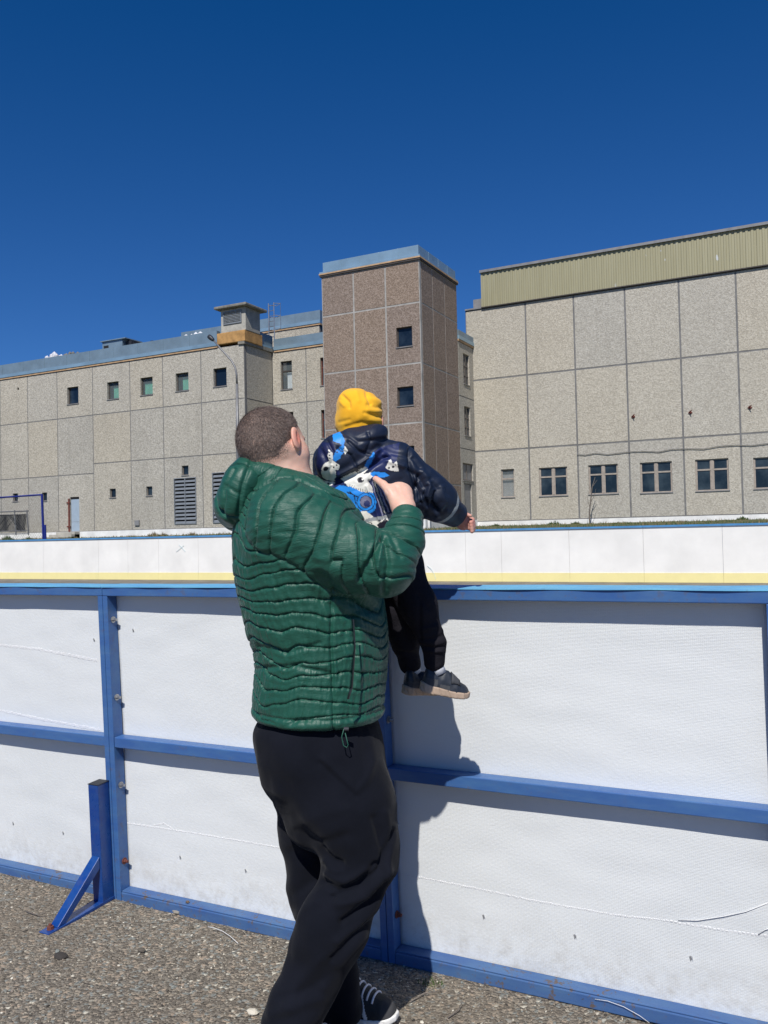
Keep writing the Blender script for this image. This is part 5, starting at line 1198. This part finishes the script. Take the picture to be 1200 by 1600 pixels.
# ---- shoes
def shoe_frame(toe, heel, up):
    f = np.asarray(toe)-np.asarray(heel); L_ = np.linalg.norm(f); f = f/L_; up = up-f*(up@f); up /= np.linalg.norm(up); return f, np.cross(up, f), up, L_
def shoe(heel, toe, up, W_, parent, upper_mat, sole_mat, name='shoe', sole_h=.11, style='runner', h=.0028, hs=1.0):
    """heel, toe: ends of the sole's bottom; W_: half width; heights scale with the length"""
    f, s, u, L_ = shoe_frame(toe, heel, up); heel = np.asarray(heel)
    root = empty(name); root.parent = parent
    Lc = lambda P: ((P-A_(heel))@A_(f)/L_, (P-A_(heel))@A_(s)/W_, (P-A_(heel))@A_(u)/L_)
    halfw = lambda x: np.interp(x, [0, .06, .15, .3, .5, .7, .85, .95, 1.0], [.30, .62, .78, .80, .82, 1.0, .88, .58, .25])
    top = lambda x: np.interp(x, [0, .05, .15, .3, .42, .5, .6, .75, .88, .97, 1.0], [.36, .42, .43, .36, .40, .40, .34, .26, .22, .17, .14])*hs
    bot = lambda x: np.interp(x, [0, .1, .7, .9, 1.0], [.012, 0, 0, .012, .04])
    def f_sole(P):
        x, y, z = Lc(P); w = halfw(np.clip(x, 0, 1)); ex_ = np.maximum(np.abs(x-.5)-.5, 0)*L_
        dy = (np.abs(y)-w*1.0)*W_; b0 = bot(x)*L_; hgt = sole_h*L_*np.interp(x, [0, .2, .6, 1], [1.25, 1.05, .85, .8]); c = P@A_(u)-float(heel@u)
        return smax(np.maximum(dy, (np.abs(x-.5)-.5)*L_), np.maximum(c-(b0+hgt), b0-c), .006)
    def f_up(P):
        x, y, z = Lc(P); xc = np.clip(x, .02, .98); t_ = top(xc); zz = z-sole_h*.6; hh = np.maximum(t_-sole_h*.6, .02); w = halfw(xc)*.93
        e = (np.sqrt(np.abs(y/w)**2.4+np.clip(zz/hh, -2, 9)**2*(zz > 0))**1-1)*np.minimum(w*W_, hh*L_)
        return smax(smax(e, (np.abs(x-.5)-.475)*L_, .012), (sole_h*.55-z)*L_, .004)
    def f_open(P):
        x, y, z = Lc(P); return f_up(P)
    c0 = heel+f*L_*.5+u*L_*.25; ext = L_*.62
    V, Q = nets(f_sole, c0-ext, c0+ext, h); N = grad(f_sole, V); x, y, z = Lc(V.astype(np.float32))
    gr = .0018*np.exp(-((((x*6+z*3) % 1)-.5)/.08)**2)*(z > .015)*(z < sole_h*.8)
    mk('sole', V-N*gr[:, None], Q, sole_mat, root)
    V, Q = nets(f_up, c0-ext, c0+ext, h); N = grad(f_up, V); x, y, z = Lc(V.astype(np.float32))
    ds = .0008*pn(V*70); fm = None; mats = upper_mat if isinstance(upper_mat, list) else [upper_mat]
    fx = x[Q].mean(1); fy = y[Q].mean(1); fz = z[Q].mean(1); fm = np.zeros(len(Q), int)
    if style == 'runner':
        for k_ in range(3):
            c_ = .53+.07*k_-.35*(fz-.2); fm[(np.abs(fx-c_) < .021) & (fz > sole_h*.9) & (fz < .31-.02*k_) & (np.abs(fy) > .30)] = 1
        fm[(fx > .86) & (fm == 0)] = 2; fm[(fx < .14) & (fm == 0)] = 2
    else:
        fm[(fx > .90)] = 1; fm[(fx < .30) & (fz < .30)] = 1; fm[(np.abs(fx-.45) < .10) & (fz < .22)] = 1
    up_o = mk('upper', V+N*ds[:, None], Q, mats, root, fm=fm)
    if style == 'runner':
        for i in range(6):
            xx = .50+.055*i; zt_ = float(top(xx)); pts = []
            for yy in np.linspace(-.62, .62, 11): 
                w = halfw(xx)*.93; hz = (1-abs(yy/w)**2.4)**.5*(zt_-sole_h*.6)+sole_h*.6; pts.append(heel+f*L_*(xx+.012*yy)+s*W_*yy+u*(hz*L_+.003))
            b = MB(); b.tube(pts, .0032, 6); b.build('lace', M['lace'], up_o, smooth=True)
    else:
        xx = .66; pts0 = []; vs = []
        for xx in (.56, .60, .68, .74):
            zt_ = float(top(xx)); w = halfw(xx)*.93
            for yy in np.linspace(-.75, .75, 13):
                hz = max(1-abs(yy/w)**2.4, 0)**.5*(zt_-sole_h*.6)+sole_h*.6; vs.append(heel+f*L_*xx+s*W_*yy*1.05+u*(hz*L_+.0035))
        b = MB(); b.add(vs, [(i*13+j, i*13+j+1, (i+1)*13+j+1, (i+1)*13+j) for i in range(3) for j in range(12)]); so = b.build('strap', M['shoe_gr'], up_o, smooth=True); mk_ = MB()
        for (xx_, y_, l_, w_) in ((.615, .18, .016, .004), (.64, .18, .016, .004), (.627, .30, .004, .010), (.66, .06, .005, .022), (.675, .06, .004, .018)):
            zt_ = float(top(xx_)); hz = max(1-abs(y_/(halfw(xx_)*.93))**2.4, 0)**.5*(zt_-sole_h*.6)+sole_h*.6; c_ = heel+f*L_*xx_+s*W_*-y_*1.05+u*(hz*L_+.0062)
            mk_.add([c_+f*a_*w_*.25+s*b_*l_*.25 for a_, b_ in ((-1, -1), (1, -1), (1, 1), (-1, 1))], [(0, 1, 2, 3)])
        mk_.build('strap_mark', M['reflect'], so); sm_ = so.modifiers.new('thick', 'SOLIDIFY'); sm_.thickness = .003; sm_.offset = 0
    return root
toeL = at(624, 1603, 2.355); hl_d = (RTW*.93-AWW*.36); hl_d /= np.linalg.norm(hl_d)
toeL = np.array(on_z(622, 1599, .012)); toeL[2] = .012; heelL = toeL-hl_d*.285; heelL[2] = .006
M['shoe_black'] = mat_simple('black_mesh_shoe', (.013, .018, .020, 1), .7, var=.3, scale=30, bump=.4, bscale=300); M['suede'] = mat_simple('dark_suede', (.04, .04, .043, 1), .9, var=.2, scale=30)
shoe(heelL, toeL, UPW, .050, MAN, [M['shoe_black'], M['sole_wh'], M['suede']], M['sole_wh'], sole_h=.085)
hr_d = (RTW*.80+AWW*.60); hr_d /= np.linalg.norm(hr_d); heelR = anR-hr_d*.08; heelR[2] = .030; toeR = heelR+hr_d*.285; toeR[2] = .010
shoe(heelR, toeR, UPW, .050, MAN, [M['shoe_black'], M['sole_wh'], M['suede']], M['sole_wh'], sole_h=.085)

# ---------------------------------------------------------------- the child
KID = empty('person'); tag(KID, 'small child in a yellow beanie and printed navy rain jacket, arm stretched out', 'person')
cS = at(622, 728, 2.41); cE = at(666, 770, 2.43); cE2 = at(686, 784, 2.45); cW = at(711, 803, 2.49)
clS = at(518, 722, 2.45); clE = at(520, 765, 2.52); clW = at(545, 790, 2.60)
CSec = [[], [], [], [], []]
for y, l, r_, b_ in [(684, 545, 600, .05), (696, 522, 628, .07), (715, 501, 641, .085), (740, 497, 645, .092), (775, 505, 648, .095), (820, 528, 652, .095), (860, 550, 656, .098), (900, 570, 650, .098), (925, 585, 640, .085)]:
    c = at((l+r_)/2, y, 2.43); CSec[0].append(c[2]); CSec[1].append(c[0]); CSec[2].append(c[1]); CSec[3].append((r_-l)/2*2.43/FPX); CSec[4].append(b_)
cup = UPW; chC = at(560, 712, 2.37)
_hb = math.radians(28); k1_ = RTW*math.cos(_hb)+UPW*math.sin(_hb); k2_ = UPW*math.cos(_hb)-RTW*math.sin(_hb)
def f_cbody(P): return loft(P, *CSec, (RTW, AWW), at(600, 905, 2.4)[2], at(570, 682, 2.43)[2], .03)
def f_csl(P): return smin(smin(capsule(P, cS, cE, .062, .060), capsule(P, cE, cE2, .061, .054), .03), capsule(P, cE2, cW, .054, .040), .02)
def f_chood(P):
    d = ellipsoid(P, at(536, 712, 2.385), [k1_, AWW, k2_], (.086, .062, .066))
    d = smin(d, ellipsoid(P, at(575, 688, 2.40), [k1_, AWW, k2_], (.062, .066, .040)), .04)
    return d
def f_cj(P):
    d = smin(f_cbody(P), f_csl(P), .03); d = smin(d, smin(capsule(P, clS, clE, .055, .05), capsule(P, clE, clW, .05, .035), .03), .03)
    d = smin(d, f_chood(P), .012)
    ca = A_(cW-cE2)/np.linalg.norm(cW-cE2); d = smax(d, np.where(np.linalg.norm(P-A_(cW), axis=1) < .12, (P-A_(cW))@ca-.020, -1), .008)
    return smax(d, -ellipsoid(P, at(566, 660, 2.45), np.eye(3), (.062, .062, .062)), .01)
cpts = np.array([cS, cW, clW, chC, at(600, 905, 2.4)])
V, Q = nets(f_cj, cpts.min(0)-.14, cpts.max(0)+.12, .0020); N = grad(f_cj, V)
px, py = to_px(V); dsl = f_csl(V.astype(np.float32)); dbo = np.minimum(f_cbody(V.astype(np.float32)), f_chood(V.astype(np.float32)))
ds = .0035*pn(V*11)+.0018*pn(V*30)+.003*np.abs(pn(np.stack([V@RTW*14+V[:, 2]*14, V@AWW*8, V[:, 2]*26-V@RTW*20], 1)))
ds += 1.35*ridge(V, N, [([(545, 690), (560, 705), (580, 712)], 2.6, -.004), ([(528, 700), (548, 712), (556, 728)], 2.6, -.004), ([(575, 676), (580, 690), (572, 706)], 2.6, -.003), ([(512, 690), (520, 706), (518, 724)], 2.6, -.004), ([(655, 742), (650, 760), (656, 785)], 2.6, -.005), ([(668, 760), (662, 775), (668, 792)], 2.6, -.005), ([(680, 768), (676, 784), (682, 798)], 2.4, -.004), ([(646, 716), (656, 730)], 3, -.004), ([(640, 735), (655, 745), (662, 760)], 4, -.006), ([(660, 738), (672, 752), (668, 775)], 4.5, .006), ([(672, 750), (684, 764), (676, 790)], 4, -.006), ([(652, 760), (665, 785), (685, 800)], 5, -.005), ([(690, 762), (694, 785), (684, 805)], 4, .004), ([(640, 790), (660, 780)], 5, .005),
   ([(640, 700), (641, 725), (648, 760), (642, 790)], 3, -.008), ([(532, 674), (560, 690), (600, 686)], 3.5, -.003), ([(530, 740), (560, 726), (600, 700)], 4, .006), ([(520, 756), (560, 738), (605, 712)], 4, -.010), ([(600, 700), (575, 735), (560, 748)], 4, -.004),
   ([(583, 748), (598, 775), (608, 805)], 2.4, .005), ([(588, 745), (604, 770), (614, 795)], 2.0, -.005), ([(577, 752), (590, 780), (600, 810)], 2.4, -.005), ([(573, 760), (583, 785), (592, 812)], 2.4, .004), ([(595, 700), (615, 708), (635, 712)], 4, -.004), ([(590, 715), (612, 722), (630, 728)], 4, .004), ([(500, 700), (515, 730), (512, 755)], 4, -.005)])
V = V+N*ds[:, None]
# print, laid out in metres on the child's back (x to the child's right, y down) from the collar
bx = (px-480)*4.286; by = (py-590)*4.286
back = (N@VD) < .35
navy = np.array([.010, .016, .036]); sleeve = np.array([.0085, .015, .034]); deep = np.array([.012, .020, .085]); blue = np.array([.020, .25, .74]); cream = np.array([.76, .74, .66]); blk = np.array([.012, .012, .022]); grey = np.array([.17, .17, .25])
col = np.tile(navy, (len(V), 1)).astype(float)
jx = bx+4*pn(np.stack([bx/22, by/22, 0*bx+.3], 1)); jy = by+4*pn(np.stack([bx/22, by/22, 0*bx+9.3], 1))
def inpoly(poly, X=None, Y=None):
    X = jx if X is None else X; Y = jy if Y is None else Y; r_ = np.zeros(len(X), bool); n = len(poly)
    for i in range(n):
        x0, y0 = poly[i]; x1, y1 = poly[(i+1) % n]
        if y0 == y1: continue
        c_ = ((y0 > Y) != (y1 > Y)) & (X < (x1-x0)*(Y-y0)/(y1-y0)+x0); r_ ^= c_
    return r_
def paint(poly, c_, X=None, Y=None):
    if X is None and (c_ is cream or c_ is blue):
        gx = sum(p[0] for p in poly)/len(poly); gy = sum(p[1] for p in poly)/len(poly); poly = [(gx+(p[0]-gx)*1.16, gy+(p[1]-gy)*1.16) for p in poly]
    m = inpoly(poly, X, Y) & back & onb; col[m] = c_
def dot(x, y, r_, c_, rx=1): m = (np.hypot((bx-x)/rx, by-y) < r_) & back & onb; col[m] = c_
onb = dbo < dsl+.012
col[dsl <= dbo+.0] = sleeve
paint([(440, 505), (500, 460), (620, 440), (600, 560), (590, 625), (470, 625), (395, 610)], deep)
paint([(60, 640), (75, 440), (180, 430), (200, 560), (220, 640), (200, 700), (90, 700)], deep*.75)
paint([(100, 700), (440, 640), (560, 870), (560, 1060), (300, 1060), (180, 800)], deep)
paint([(176, 372), (215, 358), (248, 425), (238, 445), (182, 425)], blue)
paint([(200, 475), (245, 442), (255, 480), (222, 535), (190, 565), (162, 545)], blue*.85)
for i in range(5): dot(200+i*12, 470+i*8 if i % 2 else 500-i*6, 6, blk)
paint([(252, 462), (272, 490), (255, 512), (245, 490)], cream); paint([(148, 488), (166, 505), (168, 540), (150, 562), (140, 528)], cream)
for y in (500, 520, 540): dot(150, y, 5, blk)
paint([(104, 612), (125, 580), (160, 558), (185, 575), (212, 592), (205, 612), (186, 618), (190, 660), (172, 686), (135, 682), (110, 655)], cream)
dot(126, 610, 15, blk); dot(178, 600, 6, blk); dot(198, 585, 5, blk)
paint([(66, 660), (90, 672), (130, 700), (165, 700), (140, 728), (100, 742), (66, 720)], cream); dot(98, 712, 17, blk, .8); dot(135, 712, 7, blk)
paint([(230, 676), (300, 640), (385, 598), (398, 612), (372, 642), (320, 668), (262, 694)], cream); dot(345, 628, 9, blk, 2.2); dot(347, 627, 6, cream, 2.2)
paint([(268, 704), (340, 662), (400, 648), (442, 640), (430, 668), (408, 700), (436, 740), (442, 785), (380, 765), (330, 745), (296, 735)], cream)
dot(357, 686, 19, blk, 1.15); dot(372, 680, 7, cream)
for i in range(11):
    x = 285+i*14.5; y = 716+i*5.2; paint([(x, y), (x+3.5, y), (x+1, y+17), (x-2.5, y+16)], blk, bx, by)
paint([(190, 762), (235, 735), (300, 748), (360, 776), (430, 780), (448, 820), (436, 885), (400, 902), (362, 882), (345, 915), (330, 935), (300, 922), (268, 858), (228, 822)], blue)
for p in ([(215, 775), (262, 800), (300, 860), (296, 866), (256, 808), (212, 783)], [(285, 760), (320, 790), (330, 850), (324, 852), (314, 794), (282, 767)], [(262, 760), (350, 800), (348, 806), (262, 768)]): paint(p, blk)
dot(393, 832, 62, blk); dot(393, 832, 57, blue); dot(393, 832, 42, blk); dot(393, 832, 38, grey); dot(400, 845, 22, deep*1.2)
paint([(428, 640), (455, 630), (520, 640), (545, 656), (490, 668), (445, 660)], blue); paint([(385, 592), (400, 560), (440, 510), (448, 535), (412, 590)], blue)
paint([(532, 602), (548, 560), (562, 556), (572, 578), (598, 562), (607, 622), (560, 618)], cream); dot(548, 605, 7, blk); dot(575, 598, 9, blk); dot(590, 585, 4, blk)
for i, c_ in enumerate((deep, grey*1.4, navy, cream*.55, deep, grey*1.6, navy, deep*1.4, grey)):
    o_ = i*11; paint([(425+o_*.55, 700-o_*.2), (432+o_*.58, 697-o_*.2), (505+o_*.85, 925-o_*.5), (492+o_*.85, 928-o_*.5)], c_)
paint([(312, 932), (350, 908), (402, 902), (450, 945), (470, 960), (560, 935), (530, 1030), (490, 1068), (400, 1010)], cream)
paint([(468, 985), (520, 945), (545, 960), (540, 1000), (500, 1030), (480, 1010)], blk); dot(420, 985, 16, blk); dot(420, 985, 12, cream)
pl = lambda pts, w: np.minimum.reduce([np.hypot(bx-a[0]-np.clip(((bx-a[0])*(b_[0]-a[0])+(by-a[1])*(b_[1]-a[1]))/((b_[0]-a[0])**2+(b_[1]-a[1])**2), 0, 1)*(b_[0]-a[0]), by-a[1]-np.clip(((bx-a[0])*(b_[0]-a[0])+(by-a[1])*(b_[1]-a[1]))/((b_[0]-a[0])**2+(b_[1]-a[1])**2), 0, 1)*(b_[1]-a[1])) for a, b_ in zip(pts[:-1], pts[1:])]) < w
col[pl([(355, 975), (420, 952), (500, 940), (562, 922)], 12) & back & onb] = [.30, .315, .32]
paint([(270, 330), (540, 320), (540, 440), (470, 450), (380, 590), (310, 625), (245, 640), (232, 600), (285, 500), (270, 430)], navy)
sl = along(V, [cS, cE, cE2, cW]); Ltot = np.linalg.norm(cE-cS)+np.linalg.norm(cE2-cE)+np.linalg.norm(cW-cE2)
col[(np.abs(sl-(Ltot-.048)+.0) < .0065) & ~onb & (dsl < .03)] = [.30, .32, .315]
cj = mk('rain_jacket', V, Q, M['rain'], KID, {'paint': np.c_[col, np.ones(len(V))]})
# child body
cHC = at(563, 655, 2.46); cB = (AWW*.96+RTW*.28, RTW*.96-AWW*.28, UPW)
cWr = at(713, 806, 2.50); hnd = at(724, 816, 2.51)
def f_chand(P):
    d = capsule(P, cW, cWr, .022, .023); d = smin(d, capsule(P, cWr, hnd, .023, .025, (A_(VD), .75)), .01)
    for i in range(4):
        a = at(729+1.2*i, 809+5.2*i, 2.505); b_ = at(738.5+(.8*i if i < 3 else 1), 812+5*i, 2.50); c_ = at(736+.5*i, 816.5+4.6*i, 2.485)
        d = smin(d, np.minimum(capsule(P, a, b_, .0082, .0074), capsule(P, b_, c_, .0074, .0064)), .0025)
    t0, t1, t2 = at(722, 808, 2.495), at(729, 804, 2.485), at(735, 806, 2.48); return smin(d, np.minimum(capsule(P, t0, t1, .0078, .0066), capsule(P, t1, t2, .0066, .0056)), .004)
cHR = at(622, 885, 2.42); cKR = at(652, 945, 2.39); cAR = at(680, 1042, 2.395); cHL = at(598, 885, 2.50); cKL = at(620, 950, 2.47); cAL = at(642, 1045, 2.475)
def f_cb(P):
    d = f_head(P, cHC, cB, .74); d = smin(d, capsule(P, cHC-UPW*.05, at(568, 735, 2.44), .036, .045), .02)
    d = smin(d, capsule(P, at(570, 735, 2.44), at(608, 880, 2.45), .06, .07), .04)
    d = smin(d, chain(P, [at(575, 728, 2.44), cS, cE, cW], [.05, .035, .026, .019]), .02); d = smin(d, chain(P, [at(565, 728, 2.44), clS, clE, clW, clW+RTW*.03-UPW*.0+AWW*.02], [.05, .035, .026, .02, .022]), .02)
    d = smin(d, f_chand(P), .004)
    d = smin(d, chain(P, [at(605, 875, 2.45), cHR, cKR, cAR], [.06, .045, .026, .016]), .02); return smin(d, chain(P, [at(605, 875, 2.45), cHL, cKL, cAL], [.06, .045, .026, .016]), .02)
ap = np.array([cHC, cHC+UPW*.05, cW, hnd, clW, cAR, cAL]); V, Q = nets(f_cb, ap.min(0)-.12, ap.max(0)+.12, .0026)
redc = .35*np.clip((np.linalg.norm(V-hnd, axis=1) < .04)*1.0, 0, 1)*np.clip(.5+pn(V*60), 0, 1)
cb = mk('body', V, Q, M['skin_child'], KID, {'red': redc, 'stub': 0*redc})
for s in (-1, 1):
    for nm, r_, f_, m in (('eyeball', .0088, .0765, 'eye'), ('iris', .0045, .0845, 'iris')):
        bm = bmesh.new(); bmesh.ops.create_uvsphere(bm, u_segments=16, v_segments=10, radius=r_); me = bpy.data.meshes.new(nm); bm.to_mesh(me); bm.free(); me.materials.append(M[m])
        for p in me.polygons: p.use_smooth = True
        e = bpy.data.objects.new(nm, me); COL.objects.link(e); e.location = hp(cHC, f_, s*.032, -.002, cB, .74); e.parent = cb
# hat
def f_hat(P):
    d = ellipsoid(P, at(561, 650, 2.455), [RTW, AWW, UPW], (.0685, .083, .074)); d = smin(d, ellipsoid(P, at(551, 626, 2.45), [RTW, AWW, UPW], (.040, .05, .030)), .025)
    d = smin(d, ellipsoid(P, at(577, 634, 2.45), [RTW, AWW, UPW], (.030, .045, .030)), .02)
    d = smin(d, capsule(P, at(561, 662, 2.455), at(564, 674, 2.455), .0695, .069), .01)
    cut = (P-A_(at(563, 681, 2.455)))@A_(-UPW*.97+RTW*.1); face = ellipsoid(P, at(563, 676, 2.58), np.eye(3), (.065, .075, .065))
    return smax(smax(d, cut, .008), -face, .01)
V, Q = nets(f_hat, at(561, 650, 2.455)-.13, at(561, 650, 2.455)+.13, .0026); N = grad(f_hat, V)
ds = .0025*pn(V*20)+.0012*pn(V*42)+ridge(V, N, [([(572, 608), (574, 620), (580, 630)], 2.6, -.006), ([(580, 618), (592, 634)], 3, .0), ([(575, 632), (588, 637), (602, 637)], 3.2, -.0035), ([(570, 645), (590, 650), (604, 650)], 3.0, -.003), ([(575, 641), (600, 643)], 3.6, .002), ([(580, 656), (604, 656)], 3.6, .002), ([(578, 662), (603, 664)], 3, -.003), ([(535, 618), (545, 628), (546, 636)], 2.6, -.005), ([(533, 628), (538, 634)], 3, .003), ([(556, 612), (560, 626)], 4, .003), ([(530, 660), (545, 656)], 3, -.002), ([(540, 667), (565, 660), (590, 666)], 3, -.002)])
rr_ = V-at(561, 650, 2.455); ds += .0012*np.sin((rr_@UPW)*210+3*pn(V*18))*np.clip((rr_@RTW-.02)/.03, 0, 1)
mk('beanie', V+N*ds[:, None], Q, M['hat'], KID)
# trousers
def f_cp(P):
    r_ = chain(P, [cHR, cKR, at(677, 1004, 2.39)], [.072, .050, .038], .03); l_ = chain(P, [cHL, cKL, at(634, 1006, 2.47)], [.072, .052, .044], .03)
    r_ = smin(r_, capsule(P, at(677, 1004, 2.39), at(679, 1034, 2.395), .034, .031), .006); l_ = smin(l_, capsule(P, at(634, 1006, 2.47), at(641, 1038, 2.475), .036, .031), .006)
    d = smin(r_, l_, .008); return smin(d, ellipsoid(P, at(610, 880, 2.46), [RTW, AWW, UPW], (.09, .095, .07)), .03)
ap = np.array([cHR, cHL, cAR, cAL, at(610, 850, 2.46)]); V, Q = nets(f_cp, ap.min(0)-.13, ap.max(0)+.12, .0034); N = grad(f_cp, V)
ds = .003*pn(V*16)+ridge(V, N, [([(658, 985), (680, 978), (694, 985)], 3.5, .004), ([(658, 1000), (680, 998), (698, 990)], 3, -.004), ([(656, 1010), (680, 1013), (699, 1008)], 3, -.006), ([(660, 1018), (696, 1018)], 3, .003), ([(655, 930), (670, 950)], 5, -.004), ([(612, 1018), (655, 1022)], 3, -.005), ([(657, 940), (656, 1000)], 3, -.006)])
mk('trousers', V+N*ds[:, None], Q, M['navy'], KID)
for d_, dx in ((2.395, 0), (2.475, 0)):
    pass
b = MB(); b.tube([cAR+UPW*.01, cAR+RTW*.012-UPW*.020], .021, 14); b.build('sock', M['sock'], KID, smooth=True)
b = MB(); b.tube([cAL+UPW*.02, cAL+RTW*.012-UPW*.022], .022, 14); b.build('sock', M['sock'], KID, smooth=True)
shR_h = at(655, 1080, 2.385); shR_t = at(732, 1093, 2.405); shU = UPW*.97-VD*0+RTW*.1
shoe(shR_h, shR_t, shU, .031, KID, [M['shoe_dk'], M['shoe_gr']], M['sole_tan'], sole_h=.165, style='strap', h=.0018, hs=1.22)
shL_h = at(629, 1085, 2.44); shL_t = at(692, 1084, 2.50)
shoe(shL_h, shL_t, shU, .031, KID, [M['shoe_dk'], M['shoe_gr']], M['sole_tan'], sole_h=.165, style='strap', h=.0018, hs=1.22)
